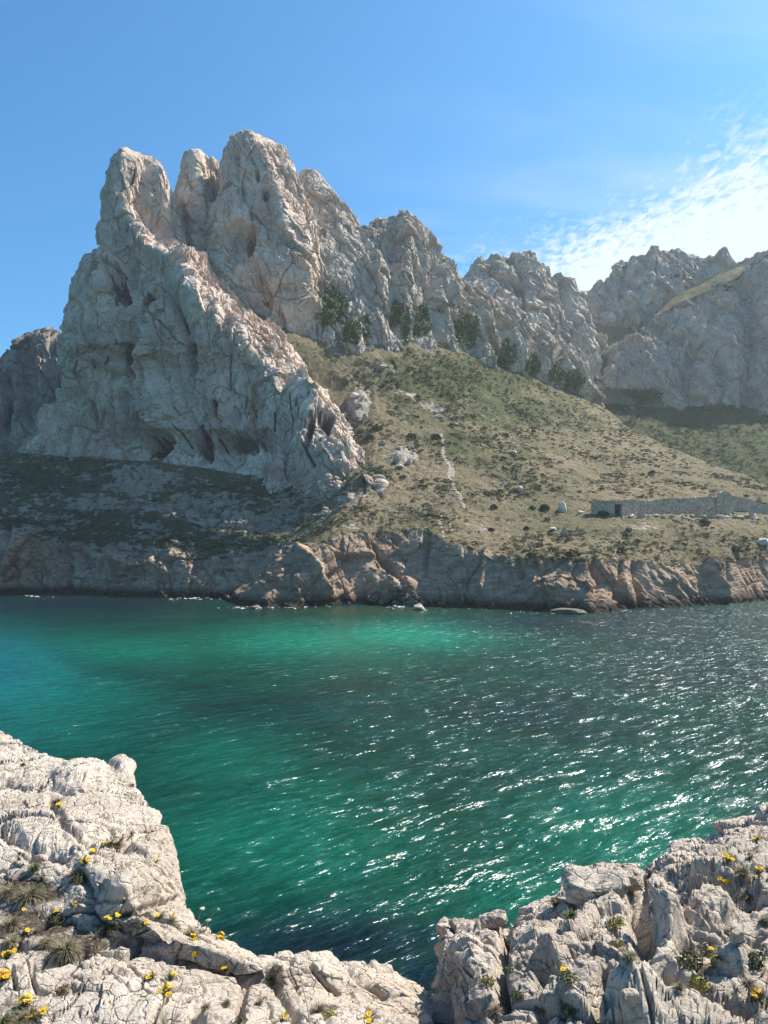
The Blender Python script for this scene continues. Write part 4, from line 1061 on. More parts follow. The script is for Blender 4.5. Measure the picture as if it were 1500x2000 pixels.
# blocks on the near outcrop
for px, py, w_, h_, dz, rz, lb in [(1160, 1724, 126, 36, -0.01, -0.30, 'large split limestone block capping the brink of the outcrop'), (1222, 1714, 66, 34, 0.0, -0.5, 'smaller tilted block leaning on the large capping block'),
                                   (962, 1794, 56, 26, 0.0, 0.1, 'rounded grey knob on the end of the outcrop'), (1255, 1905, 40, 26, 0.0, 0.4, 'loose wedge of stone in the dark cleft'), (1225, 1955, 34, 24, 0, 0.2, 'pale loose stone below the wedge in the cleft'),
                                   (1440, 1830, 26, 14, 0, 0.2, 'small pale stone resting beside the green tuft')]:
    v, nn = on('fissured_outcrop', px, py + h_ * 0.3)
    k = w_ / F * v[1] / 2
    V = []
    r = np.random.default_rng(int(px))
    # bevelled block: box grid pushed in at its edges, split planes cut across its top
    n = 22
    g = np.linspace(-1, 1, n)
    faces, verts = [], []
    for ax in range(3):
        for sg in (-1, 1):
            a, b_ = np.meshgrid(g, g, indexing='ij')
            q3 = np.zeros((n, n, 3)); q3[..., ax] = sg; q3[..., (ax + 1) % 3] = a; q3[..., (ax + 2) % 3] = b_
            base = sum(len(x) for x in verts)
            f = grid_faces(n, n) + base
            faces.append(f if sg > 0 else f[:, ::-1]); verts.append(q3.reshape(-1, 3))
    V = np.concatenate(verts)
    pw = 5.0 if px > 1100 else 3.0
    V = V / (np.abs(V) ** pw).sum(1, keepdims=True) ** (1 / pw)
    ln = np.array([k, k * 0.62, max(h_ / F * v[1] / 2, 0.03)])
    W = V * ln
    q = W / k
    dsp = fbm(q * 1.3 + px, 3) * 0.22 + facet(q, (0.8, 0.8, 0.8), 0.06, 0.16, 0.05, 0.06, int(px)) + facet(q, (0.3, 0.3, 0.3), 0.02, 0.05, 0.03, 0.08, int(px) + 5) - 0.09 * (1 - sstep(0, 0.05, np.abs(q[:, 0] * 0.9 + q[:, 1] * 0.3 - 0.15 + 0.06 * fbm(q * 2 + 9, 2)))) - 0.05 * (1 - sstep(0, 0.04, np.abs(q[:, 1] + 0.2 * q[:, 0] + 0.1 + 0.1 * fbm(q * 2 + 3, 2)))) + fbm(q * 7, 3) * 0.03
    W = W + V * (dsp * k)[:, None]
    o = link('limestone_block', mesh_from('limestone_block', W, np.concatenate(faces), M_NEARR, {'soil': np.zeros(len(W))}), None, label=lb, category='rock')
    o.location = (v[0], v[1], v[2] + ln[2] * 0.55 + dz); o.rotation_euler = (r.uniform(0.12, 0.3), r.uniform(-0.22, -0.1), rz)

# ------------------------------------------------------------------ ruin, landing
M_WALL = plain_mat('rubble_masonry', (0.42, 0.32, 0.23), (0.66, 0.53, 0.40), 0.8, bump=0.9, dist=0.25)
def masonry_mat():
    m, t = new_mat('coursed_rubble')
    p = t.n('ShaderNodeTexCoord').outputs['Object']
    pv = t.scale(p, (1.0, 1.0, 1.7))
    vo = t.n('ShaderNodeTexVoronoi', None, Vector=pv, Scale=1.5)
    ed = t.n('ShaderNodeTexVoronoi', {'feature': 'DISTANCE_TO_EDGE'}, Vector=pv, Scale=1.5).outputs[0]
    c = t.mix(t.n('ShaderNodeSeparateXYZ', None, i0=vo.outputs['Color']).outputs[0], (0.36, 0.27, 0.19), (0.66, 0.54, 0.41))
    c = t.mix(t.ramp(t.noise(p, 0.35, 5, 0.65), 0.45, 0.7, 0, 0.7), c, (0.66, 0.57, 0.46))
    c = t.mix(t.ramp(t.noise(p, 0.8, 6, 0.7), 0.58, 0.7, 0, 0.7), c, (0.20, 0.155, 0.115))
    h = t.math('ADD', t.math('MULTIPLY', t.ramp(ed, 0.0, 0.12), 0.6), t.noise(p, 4.0, 5, 0.7))
    finish(t, c, 0.95, h, 0.2, 0.9, 0.1)
    return m


M_WALL = masonry_mat()
M_CONC = plain_mat('weathered_concrete', (0.38, 0.37, 0.34), (0.50, 0.49, 0.46), 0.6, bump=0.4, dist=0.05)


def wall_piece(name, a, b, tops, thick, parent, mat=M_WALL, seed=0, sink=0.8):
    """masonry between two ground points with a broken top line; tops = heights along it"""
    a = np.array(a); b = np.array(b); n = max(4, int(np.linalg.norm(b - a) / 0.55))
    t = np.linspace(0, 1, n)
    h = np.interp(t, np.linspace(0, 1, len(tops)), tops) + np.round(fbm(np.stack([t * n * 0.35, t * 0 + seed, t * 0], -1), 2) * 3) / 3 * 0.35
    base = a[None] * (1 - t)[:, None] + b[None] * t[:, None]
    d = (b - a); d[2] = 0; d /= np.linalg.norm(d); nr = np.array([d[1], -d[0], 0])
    m = 5
    rings = []
    prof = [(1, -1)] + [(1, i / m) for i in range(m + 1)] + [(-1, i / m) for i in range(m, -1, -1)] + [(-1, -1)]
    for sd, v in prof:
        p = base + nr * sd * thick / 2
        p = p + np.stack([0 * t, 0 * t, np.where(v < 0, -sink, v * h)], -1)
        p = p + nr * (perlin(p * 1.3 + seed) * 0.10)[:, None]
        rings.append(p)
    G = np.stack(rings, 0)
    Q = grid_faces(*G.shape[:2])
    nr_, nc_ = G.shape[:2]
    caps = []
    for c in (0, nc_ - 1):
        for i in range(nr_ // 2 - 1):
            q = [i * nc_ + c, (i + 1) * nc_ + c, (nr_ - 2 - i) * nc_ + c, (nr_ - 1 - i) * nc_ + c]
            caps.append(q if c == 0 else q[::-1])
    return link(name, mesh_from(name, G, np.concatenate([Q[:, ::-1], np.array(caps)]), mat, None, False), parent)


def gp(px, py, D=None):
    v, _ = on('hill', px, py)
    return v


def wall_pts(px, py):
    v = gp(px, py); return v


b0, b1, b2, b3 = gp(1156, 998), gp(1201, 1003), gp(1213, 1003), gp(1402, 999)
u_ = b0[1] / F
rw = empty('ruined_wall', tuple(b0), label='long roofless stone wall with a broken top and one dark doorway', category='ruin')
inv = -b0
def loc(v): return v - b0
wall_piece('wall_segment', loc(b0), loc(b1), [2.9, 3.9, 3.6, 4.0], 0.8, rw, seed=1)
wall_piece('wall_segment', loc(b2), loc(b3), [4.0, 4.1, 3.6, 4.3, 4.5, 4.4, 4.6, 4.8, 4.6], 0.8, rw, seed=2)
lt = wall_piece('lintel', loc(b1) + np.array([-0.2, 0.004, 2.9]), loc(b2) + np.array([0.2, 0.004, 2.9]), [1.0, 0.9], 0.78, rw, seed=3, sink=0.0)
cm_ = []
mid_ = (loc(b1) + loc(b2)) / 2
V = np.array([(mid_[0] + a, mid_[1] + b, mid_[2] + c) for c in (-1.0, 3.4) for b in (0.35, 3.6) for a in (-1.6, 1.6)], float)
link('chamber', mesh_from('chamber', V, np.array([(0, 2, 3, 1), (4, 5, 7, 6), (2, 6, 7, 3), (0, 4, 6, 2), (1, 3, 7, 5)]), M_WALL, None, False), rw)
g0, g1 = gp(1396, 1000), gp(1434, 1000)
rg = empty('gable_fragment', tuple(g0), label='tall rounded gable fragment rising above the ruined wall', category='ruin')
wall_piece('wall_segment', np.zeros(3), g1 - g0, [3.6, 6.0, 6.6, 6.4, 5.8, 3.6], 0.9, rg, seed=4)
h0, h1 = gp(1432, 994), gp(1520, 1004)
rs = empty('side_wall', tuple(h0), label='stone side wall with a sloping pale coping at the ruin end', category='ruin')
wall_piece('wall_segment', np.zeros(3), h1 - h0, [4.3, 4.0, 3.6, 2.6, 2.0], 0.7, rs, seed=5)
for px, py, w_, hh, lb in [(1362, 1003, 12, 3.4, 'thin jagged wall stump inside the ruin'), (1386, 1003, 13, 2.6, 'low broken stump beside the gable fragment'), (1465, 1005, 9, 2.2, 'short leaning stump in front of the side wall'), (1250, 1006, 14, 1.4, 'knee high stump before the long wall')]:
    v = gp(px, py); rt = empty('wall_stump', tuple(v), label=lb, category='ruin')
    wall_piece('wall_segment', np.array([-w_ / F * v[1] / 2, -1.2, 0]), np.array([w_ / F * v[1] / 2, -1.2, 0]), [hh * 0.7, hh, hh * 0.6], 0.7, rt, seed=int(px))
r = np.random.default_rng(77)
for i in range(70):
    px = r.uniform(1215, 1480); py = r.normal(1007, 3.0)
    v = gp(px, py); k = r.uniform(0.2, 0.75)
    o = link('rubble_stone', BM[i % 2][i % 5], None, label='fallen masonry stone scattered before the ruined wall', category='rock', group='masonry rubble of the ruin')
    o.scale = (k * 1.3, k, k * 0.8); o.location = (v[0], v[1], v[2] + k * 0.3); o.rotation_euler = (r.uniform(0, 1), 0, r.uniform(0, 6))
# pale landing under the cliff
D = CAMH * F / (1182 - 1080)
lp = empty('concrete_landing', ((895 - 750) / F * D, D + 2.5, 0.0), label='pale concrete landing at the water under the brown cliff', category='landing')
for nm, x0, x1, y0, y1, z0, z1 in [('slab', -5.2, 4.9, -2.2, 3.0, -1.0, 1.1), ('step', -3.6, 2.6, -0.2, 3.2, 1.1, 1.9), ('upper_step', -4.9, -1.6, 0.8, 3.4, 1.9, 2.6)]:
    V = np.array([(a, b, c) for c in (z0, z1) for b in (y0, y1) for a in (x0, x1)], float); V[4:, 2] += np.array([0.1, -0.1, 0.15, 0.0])
    Qh = np.array([(0, 2, 3, 1), (4, 5, 7, 6), (0, 1, 5, 4), (2, 6, 7, 3), (0, 4, 6, 2), (1, 3, 7, 5)])
    o = link(nm, mesh_from(nm, V, Qh, M_CONC, None, False), lp)
    bv = o.modifiers.new('bevel', 'BEVEL'); bv.width = 0.12; bv.segments = 2

# foam where the swell breaks
M_FOAM = plain_mat('foam_white', (0.55, 0.58, 0.58), (0.75, 0.77, 0.77), 1.0, 0.6)
fv, fq = [], []
r = np.random.default_rng(5)
for px, py, w_, n in [(380, 1170, 50, 26), (70, 1166, 40, 12), (480, 1188, 60, 34), (560, 1187, 60, 14), (630, 1186, 40, 10), (775, 1186, 20, 22), (820, 1191, 30, 8), (1000, 1197, 60, 8), (1110, 1199, 60, 10), (1250, 1193, 60, 8)]:
    for i in range(n):
        x = px + r.normal(0, w_ / 2); y = py + r.normal(0, 1.6)
        c = P(x, y, CAMH * F / (y - 1080)); c[2] = 0.10 + r.uniform(0, 0.1)
        a = r.uniform(0.15, 0.6) * c[1] / 190; b_ = a * r.uniform(0.3, 0.8)
        k = len(fv) * 6
        ang = np.linspace(0, 2 * math.pi, 6, endpoint=False) + r.uniform(0, 1)
        fv.append(np.stack([c[0] + a * np.cos(ang) * r.uniform(0.6, 1.2, 6), c[1] + b_ * np.sin(ang) * r.uniform(0.6, 1.2, 6), c[2] + 0.06 * r.uniform(-1, 1, 6)], -1))
        fq += [(k, k + 1, k + 2, k + 3), (k, k + 3, k + 4, k + 5)]
link('foam', mesh_from('foam', np.concatenate(fv), np.array(fq), M_FOAM, None, True), None, kind='stuff', label='white foam where the swell breaks along the far rocks')

# ------------------------------------------------------------------ scrub on the slopes
def leaf_mat(name, a, b, scale=2.0):
    m, t = new_mat(name)
    p = pos(t)
    c = t.mix(t.ramp(t.noise(p, scale, 3, 0.6), 0.3, 0.7), a, b)
    finish(t, c, 0.75, None, spec=0.2)
    return m


M_SCRUB = leaf_mat('scrub_leaves', (0.055, 0.060, 0.028), (0.150, 0.135, 0.065), 0.35)
M_SCRUBM = leaf_mat('mid_scrub_leaves', (0.048, 0.054, 0.025), (0.13, 0.12, 0.055), 0.8)
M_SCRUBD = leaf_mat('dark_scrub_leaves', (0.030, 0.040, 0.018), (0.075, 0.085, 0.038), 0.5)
M_SCRUBG = leaf_mat('green_scrub_leaves', (0.065, 0.080, 0.034), (0.125, 0.130, 0.060), 0.4)
M_DRY = leaf_mat('dry_tussock', (0.24, 0.185, 0.09), (0.40, 0.32, 0.17), 0.5)
M_IVY = leaf_mat('ivy_leaves', (0.055, 0.085, 0.024), (0.125, 0.175, 0.045), 0.25)


def shrub_cloud(n, r, flat=0.75):
    """leaf quads spread through a low uneven dome of radius 1"""
    d = r.normal(size=(n, 3)); d[:, 2] = np.abs(d[:, 2]) * 0.9 + 0.05
    d /= np.linalg.norm(d, axis=1, keepdims=True)
    lump = 1 + 0.45 * perlin(d * 1.8 + r.uniform(0, 50))
    c = d * (r.uniform(0.55, 1.0, n) ** 0.5 * lump)[:, None]; c[:, 2] *= flat
    nn = d + r.normal(size=(n, 3)) * 0.6; nn /= np.linalg.norm(nn, axis=1, keepdims=True)
    a = np.cross(nn, r.normal(size=(n, 3))); a /= np.linalg.norm(a, axis=1, keepdims=True); b = np.cross(nn, a)
    s = r.uniform(0.16, 0.34, (n, 1))
    V = np.stack([c - a * s, c - b * s * 0.7, c + a * s, c + b * s * 0.7], 1)
    return V.reshape(-1, 3)


r = np.random.default_rng(12)
protos = [shrub_cloud(36, r, 0.6) for _ in range(7)]


def scatter(key, n, px0, px1, py0, py1, size, wfun, rg):
    V, pp, N = SURF[key]
    sel = np.where((pp[:, 0] > px0) & (pp[:, 0] < px1) & (pp[:, 1] > py0) & (pp[:, 1] < py1) & (N[:, 2] > 0.35))[0]
    # weight by ground area per vertex so that the far part is not crowded
    wgt = wfun(pp[sel], V[sel]) * V[sel, 1] ** 1.0
    wgt = np.maximum(wgt, 0); wgt /= wgt.sum()
    idx = rg.choice(sel, n, p=wgt)
    sz = rg.uniform(size[0], size[1], n) * rg.uniform(0.6, 1.0, n)
    return V[idx], sz


def scrub_stuff(name, pts, sz, mat, label, rg):
    out = []
    for p, s_ in zip(pts, sz):
        a = rg.uniform(0, 6.28); c, sn = math.cos(a), math.sin(a)
        q = protos[rg.integers(7)] @ np.array([[c, sn, 0], [-sn, c, 0], [0, 0, 1]])
        out.append(q * s_ * np.array([1, 1, rg.uniform(0.6, 1.0)]) + p)
    V = np.concatenate(out)
    link(name, mesh_from(name, V, np.arange(len(V)).reshape(-1, 4), mat, None, False), None, kind='stuff', label=label)


def hill_w(pp, V):
    a = fbm(V / 16 + 7, 3)
    d = blobs(pp, [(900, 740, 280, 80, 1.0), (1050, 820, 240, 70, 0.9), (740, 720, 110, 50, 0.8), (1150, 850, 140, 50, 0.8), (960, 890, 220, 50, 0.7), (1100, 950, 260, 40, 0.55), (1150, 1082, 170, 12, 1.3), (1300, 1060, 220, 24, 0.7), (720, 860, 60, 80, 0.5), (600, 670, 70, 24, 0.6)])
    bare = blobs(pp, [(x, y, rx * 1.3, ry * 1.3, v) for x, y, rx, ry, v in BARE])
    return np.clip(0.10 + d + a * 2.2, 0.02, 2.5) * np.clip(1 - 1.3 * bare, 0, 1)


pt, sz = scatter('hill', 7000, 400, 1520, 560, 1100, (0.25, 1.05), hill_w, r)
scrub_stuff('scrub', pt, sz, M_SCRUB, 'grey green garrigue scrub covering the sunlit hillside', r)
pt, sz = scatter('hill', 1500, 600, 1520, 640, 1000, (0.4, 1.4), lambda pp, V: hill_w(pp, V) ** 2, r)
scrub_stuff('green_scrub', pt, sz, M_SCRUBG, 'brighter green scrub in patches on the sunlit hillside', r)
pt, sz = scatter('hill', 3800, 450, 1520, 640, 1110, (0.2, 0.6), lambda pp, V: np.clip(0.6 + fbm(V / 9, 3), 0.05, 2), r)
scrub_stuff('dry_tussocks', pt, sz, M_DRY, 'straw coloured tussocks between the scrub on the hillside', r)
pt, sz = scatter('hollow', 1500, 1150, 1520, 770, 960, (0.5, 1.7), lambda pp, V: np.clip(0.5 + fbm(V / 14, 3), 0.05, 2), r)
scrub_stuff('hollow_scrub', pt, sz, M_SCRUBG, 'dense green scrub filling the hollow under the limestone face', r)
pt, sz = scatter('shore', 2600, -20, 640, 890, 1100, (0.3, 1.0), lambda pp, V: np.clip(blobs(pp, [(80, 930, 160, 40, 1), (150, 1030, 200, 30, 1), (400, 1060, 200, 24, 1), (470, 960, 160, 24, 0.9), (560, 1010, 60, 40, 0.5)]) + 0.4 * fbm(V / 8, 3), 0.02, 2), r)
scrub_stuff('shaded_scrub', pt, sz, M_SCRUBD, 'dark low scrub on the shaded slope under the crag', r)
# single bushes that stand out
bush_m = [mesh_from('bush', p_, np.arange(len(p_)).reshape(-1, 4), M_SCRUBD, None, False) for p_ in [shrub_cloud(120, r, 0.9) for _ in range(4)]]
for px, py, w_, lb in [(962, 988, 16, 'dark round bush on the bare flat left of the ruin'), (1040, 990, 14, 'dark bush beside the tall white boulder'), (1062, 990, 22, 'broad dark bush in front of the tall white boulder'), (1180, 1003, 22, 'grey bush under the left end of the ruined wall'), (1378, 1021, 22, 'blackish low bush on the flat before the gable'),
                       (960, 1034, 14, 'small blackish bush near the path end'), (1032, 1030, 12, 'small brown bush on the flat below the boulders'), (1117, 1083, 26, 'bright green bush at the cliff edge'), (1035, 1084, 18, 'green bush at the cliff edge beside the bright one'), (740, 835, 20, 'dark upright bush above the rock cluster'),
                       (722, 852, 20, 'dark bush next to the upright one beside the crag'), (853, 851, 18, 'dark bush beside the track on the mid slope'), (1275, 923, 14, 'dark bush on the slope above the ruin'), (805, 850, 18, 'olive bush uphill from the rock cluster'), (1440, 1074, 22, 'dark bush near the cliff edge before the far white rock')]:
    v = gp(px, py); o = link('bush', bush_m[int(px) % 4], None, label=lb, category='bush')
    k = w_ / F * v[1] / 2; o.scale = (k, k, k); o.location = v; o.rotation_euler = (0, 0, random.uniform(0, 6))
r2 = np.random.default_rng(99)
pt, sz = scatter('hill', 240, 560, 1510, 640, 1090, (0.55, 1.25), hill_w, r2)
bm2 = [mesh_from('hillside_bush', p_, np.arange(len(p_)).reshape(-1, 4), M_SCRUBM, None, False) for i, p_ in enumerate([shrub_cloud(70, r, 0.8) for _ in range(6)])]
for i, (p_, s_) in enumerate(zip(pt, sz)):
    o = link('hillside_bush', bm2[i % 6], None, label='rounded dark green bush growing in the garrigue of the sunlit hillside', category='bush', group='bushes on the sunlit hillside')
    o.location = p_; o.scale = (s_, s_, s_); o.rotation_euler = (0, 0, r2.uniform(0, 6))


# creeper and evergreen thickets hugging the foot of the ridge
def thicket(key, px, py, rx, ry, n, leaf, label, rg, depth=1.6):
    V, pp, N = SURF[key]
    e = ell(pp, px, py, rx, ry) + 1.5 * fbm(np.stack([pp[:, 0] / 11, pp[:, 1] / 20, 0 * pp[:, 0] + px], -1), 3, 0.6) + 0.1
    sel = np.where((e < 1) & (N[:, 1] < 0.4))[0]
    n = int(n * 2.2); leaf *= 1.1
    idx = rg.choice(sel, n)
    nn = N[idx] * np.array([1, 1, 0.6]) + np.array([0, -0.2, 0.3])
    lump = np.clip(0.5 + 1.5 * perlin(V[idx] / 2.4 + px), 0.05, 1.7)
    c = V[idx] + nn * (rg.uniform(0.2, 1.0, n) * depth * lump)[:, None]
    m = nn + rg.normal(size=(n, 3)) * 0.55; m /= np.linalg.norm(m, axis=1, keepdims=True)
    a = np.cross(m, rg.normal(size=(n, 3))); a /= np.linalg.norm(a, axis=1, keepdims=True); b_ = np.cross(m, a)
    s_ = rg.uniform(0.5, 1.0, (n, 1)) * leaf
    Vq = np.stack([c - a * s_, c - b_ * s_ * 0.7, c + a * s_, c + b_ * s_ * 0.7], 1).reshape(-1, 3)
    o = link('ivy_thicket', mesh_from('ivy_thicket', Vq, np.arange(len(Vq)).reshape(-1, 4), M_IVY, None, False), None, label=label, category='thicket')


for a in [('ridge', 648, 600, 34, 36, 2200, 0.5, 'largest dark green thicket filling the gully below the summit'), ('ridge', 688, 650, 18, 24, 900, 0.45, 'thicket trailing down from the large gully thicket'), ('ridge', 716, 640, 9, 26, 500, 0.4, 'narrow green strip of creeper between two buttresses'),
          ('ridge', 772, 612, 8, 26, 700, 0.4, 'left of the twin columns of bright creeper'), ('ridge', 792, 636, 9, 36, 800, 0.4, 'right of the twin columns of bright creeper'), ('ridge', 824, 628, 17, 32, 1200, 0.45, 'rounded creeper curtain beside the twin columns'),
          ('ridge', 912, 645, 24, 34, 1500, 0.5, 'ragged triangular thicket on the middle buttress'), ('ridge', 990, 694, 19, 26, 1200, 0.5, 'dark thicket in a shaded recess of the ridge'), ('ridge', 1040, 718, 16, 22, 900, 0.5, 'small dark thicket next along the descending ridge'),
          ('ridge', 1086, 732, 13, 24, 700, 0.5, 'paler green thicket near the ridge end'), ('ridge', 1122, 744, 22, 22, 1100, 0.5, 'broad dark thicket at the ridge end'), ('face', 1245, 778, 48, 18, 2200, 0.6, 'long dark thicket along the foot of the broad face'), ('face', 1400, 802, 60, 12, 1600, 0.6, 'shadowed thicket under the far part of the broad face')]:
    thicket(*a, r)

# ------------------------------------------------------------------ near plants
M_PETAL = leaf_mat('yellow_petals', (0.62, 0.36, 0.012), (0.74, 0.50, 0.02), 30)
M_PETALO = leaf_mat('orange_petals', (0.66, 0.27, 0.008), (0.74, 0.36, 0.012), 30)
M_DISC = leaf_mat('flower_disc', (0.48, 0.24, 0.01), (0.60, 0.34, 0.012), 60)
M_GLEAF = leaf_mat('grey_green_leaves', (0.075, 0.085, 0.045), (0.15, 0.155, 0.085), 20)
M_GREEN2 = leaf_mat('fresh_green_leaves', (0.070, 0.080, 0.030), (0.14, 0.145, 0.060), 20)
M_DRYG = leaf_mat('dry_stems', (0.17, 0.125, 0.085), (0.30, 0.24, 0.165), 20)
M_DARKC = leaf_mat('dark_cushion_leaves', (0.050, 0.042, 0.022), (0.115, 0.095, 0.05), 30)
M_YGRN = leaf_mat('yellow_green_leaves', (0.15, 0.15, 0.03), (0.28, 0.25, 0.055), 20)
M_SEED = leaf_mat('papery_seed_head', (0.42, 0.37, 0.29), (0.55, 0.50, 0.42), 40)


def flower_mesh(seed, petal):
    rg = np.random.default_rng(seed)
    V, Q, MI = [], [], []
    n = 13
    for i in range(n):
        a = i / n * 2 * math.pi + rg.uniform(-0.1, 0.1); L = rg.uniform(0.88, 1.08); w_ = 0.2
        d = np.array([math.cos(a), math.sin(a), 0]); e = np.array([-math.sin(a), math.cos(a), 0]); k = len(V)
        up = rg.uniform(0.0, 0.25)
        V += [d * 0.3 - e * w_ * 0.5, d * 0.3 + e * w_ * 0.5, d * L * 0.75 + e * w_ + np.array([0, 0, up * 0.7]), d * L + np.array([0, 0, up]), d * L * 0.75 - e * w_ + np.array([0, 0, up * 0.7])]
        Q += [(k, k + 1, k + 2, k + 4), (k + 4, k + 2, k + 3, k + 3)]; MI += [0, 0]
    me = bpy.data.meshes.new('flower_head')
    me.from_pydata([tuple(v) for v in V], [], [tuple(dict.fromkeys(q)) for q in Q])
    me.materials.append(petal)
    V, Q = [], []
    m = 8
    for rr, z in ((0.42, 0.02), (0.38, 0.10), (0.24, 0.19)):
        for i in range(m):
            V.append((rr * math.cos(i / m * 6.283), rr * math.sin(i / m * 6.283), z))
    V.append((0, 0, 0.22))
    for i in range(m):
        j = (i + 1) % m
        Q += [(i, j, m + j, m + i), (m + i, m + j, 2 * m + j, 2 * m + i), (2 * m + i, 2 * m + j, 3 * m)]
    mc = bpy.data.meshes.new('flower_centre'); mc.from_pydata(V, [], Q); mc.materials.append(M_DISC)
    return me, mc


FL = [flower_mesh(i, M_PETAL) for i in range(3)]; FLO = [flower_mesh(9, M_PETALO)]


def blades(n, rg, length, width, spread, curl=0.5, up=1.0):
    """arching blades from one root, each two quads and a tip"""
    az = rg.uniform(0, 2 * math.pi, n); lean = np.abs(rg.normal(0, spread, n)); L = length * rg.uniform(0.5, 1.0, n)
    d = np.stack([np.cos(az), np.sin(az), 0 * az], -1); e = np.stack([-np.sin(az), np.cos(az), 0 * az], -1)
    root = d * (rg.uniform(0, 0.35, n) * length)[:, None]
    pts = []
    for s_ in (0.0, 0.4, 0.75, 1.0):
        ang = lean + curl * s_
        x = np.sin(ang) * s_ * L; z = np.cos(ang) * s_ * L * up
        c = root + d * x[:, None] + np.stack([0 * z, 0 * z, z], -1)
        w_ = width * (1 - s_ * 0.85)
        pts += [c - e * w_, c + e * w_]
    V = np.stack(pts, 1)
    k = (np.arange(n) * 8)[:, None]
    Q = np.concatenate([k + np.array([0, 1, 3, 2]), k + np.array([2, 3, 5, 4]), k + np.array([4, 5, 7, 6])])
    return V.reshape(-1, 3), Q


def leaf_tuft_mesh(name, n, rg, length, width, spread, mat, curl=0.5, up=1.0):
    V, Q = blades(n, rg, length, width, spread, curl, up)
    return mesh_from(name, V, Q, mat, None, False)


rp = np.random.default_rng(41)
TUFT = {}


def flower_clump(px, py, n, where, fr=0.0135, mats=None, spread=0.05):
    key = 'near_ledge' if px < 860 else 'fissured_outcrop'
    v, nn = on(key, px, py)
    label = ('%s yellow daisy-like flowers %s' if n > 1 else '%s yellow daisy-like flower %s') % ({1: 'single', 2: 'pair of', 3: 'three', 4: 'four', 5: 'five', 6: 'six', 7: 'seven', 8: 'eight'}[n], where)
    rt = empty('flower_clump', tuple(v), label=label, category='flowers', group='yellow flower clumps on the near rocks')
    link('leaves', leaf_tuft_mesh('leaves', 16 + 9 * n, rp, fr * 1.6 + spread * 0.3, fr * 0.16, 0.75, M_GLEAF if rp.random() < 0.6 else M_GREEN2, 0.5), rt)
    for i in range(n):
        a = rp.uniform(0, 6.28); rr = spread * 0.62 * math.sqrt(rp.uniform(0.05, 1)) * min(1.0, 0.35 + n * 0.13)
        h = fr * rp.uniform(0.8, 1.7)
        pm, pc = (mats or FL)[i % len(mats or FL)]
        f = link('flower_head', pm, rt); link('flower_centre', pc, f)
        f.location = (rr * math.cos(a), rr * math.sin(a) * 1.2, h); k = fr * rp.uniform(0.75, 1.1); f.scale = (k, k, k)
        f.rotation_euler = (rp.uniform(-0.1, 0.8), rp.uniform(-0.2, 0.5), rp.uniform(0, 6))
    return rt


for a in [(45, 1491, 3, 'in the crack at the top of the high rock'), (112, 1575, 2, 'beside a dry tuft under the high rock crest'), (220, 1650, 4, 'at the upper edge of the smooth white slab'), (165, 1680, 5, 'at the dry bush left of the smooth slab'), (180, 1662, 2, 'just above the five flower clump by the dry bush'),
          (305, 1683, 1, 'in the rusty hollow near the brink'), (104, 1783, 2, 'on the dark dry bush in the gully'), (40, 1784, 1, 'on bare gravel of the gully'), (222, 1794, 5, 'under the crack below the smooth slab'), (278, 1806, 3, 'in dry stems along the crack end'),
          (316, 1798, 2, 'under the last rock step before the brink'), (338, 1799, 2, 'at the corner of the last rock step'), (46, 1822, 1, 'on stony ground left of the grass tuft'), (12, 1868, 4, 'at the frame edge above the lower slab'), (82, 1850, 1, 'in the low grass tuft of the gully'),
          (378, 1834, 3, 'below the seed heads on the brink'), (432, 1830, 7, 'overhanging the dark water at the brink'), (380, 1861, 3, 'in the pocket below the seed heads'), (437, 1894, 3, 'in the pocket of the lower slab'), (297, 1903, 3, 'at the end of the long crack'),
          (330, 1908, 2, 'with green leaves right of the long crack'), (326, 1941, 4, 'on the lower slab below the long crack'), (528, 1917, 6, 'in a tight posy on the bare lower slab'), (552, 1992, 2, 'low on the grooved slab'), (722, 1995, 3, 'in the gravel near the split outcrop'),
          (1420, 1683, 8, 'massed on the mossy shelf of the outcrop'), (1462, 1675, 1, 'right of the massed flowers on the shelf'), (1478, 1640, 4, 'below the outcrop crest'), (1476, 1706, 4, 'on the lower step of the shelf'), (1413, 1724, 6, 'in the dark hole under the shelf'),
          (1085, 1768, 5, 'left of the capping block'), (1400, 1872, 5, 'in a streak beside the leafy plant'), (1388, 1890, 4, 'continuing the streak downward'), (1100, 1897, 1, 'on the green plant in the block face'), (1486, 1952, 3, 'low at the edge of the outcrop'), (1345, 1690, 1, 'high on the rough brink')]:
    flower_clump(*a)
for px, py, n, wh in [(140, 1768, 1, 'with a dark eye beside the pale stones'), ]:
    flower_clump(px, py, n, wh, 0.015, FLO)
for px, py, n, wh in [(6, 1912, 4, 'large and orange at the frame edge'), (46, 1972, 5, 'large on tall stems in the front grass'), (74, 1985, 3, 'large and nearest the camera')]:
    flower_clump(px, py, n, wh, 0.018, FLO if px < 10 else None, 0.05)


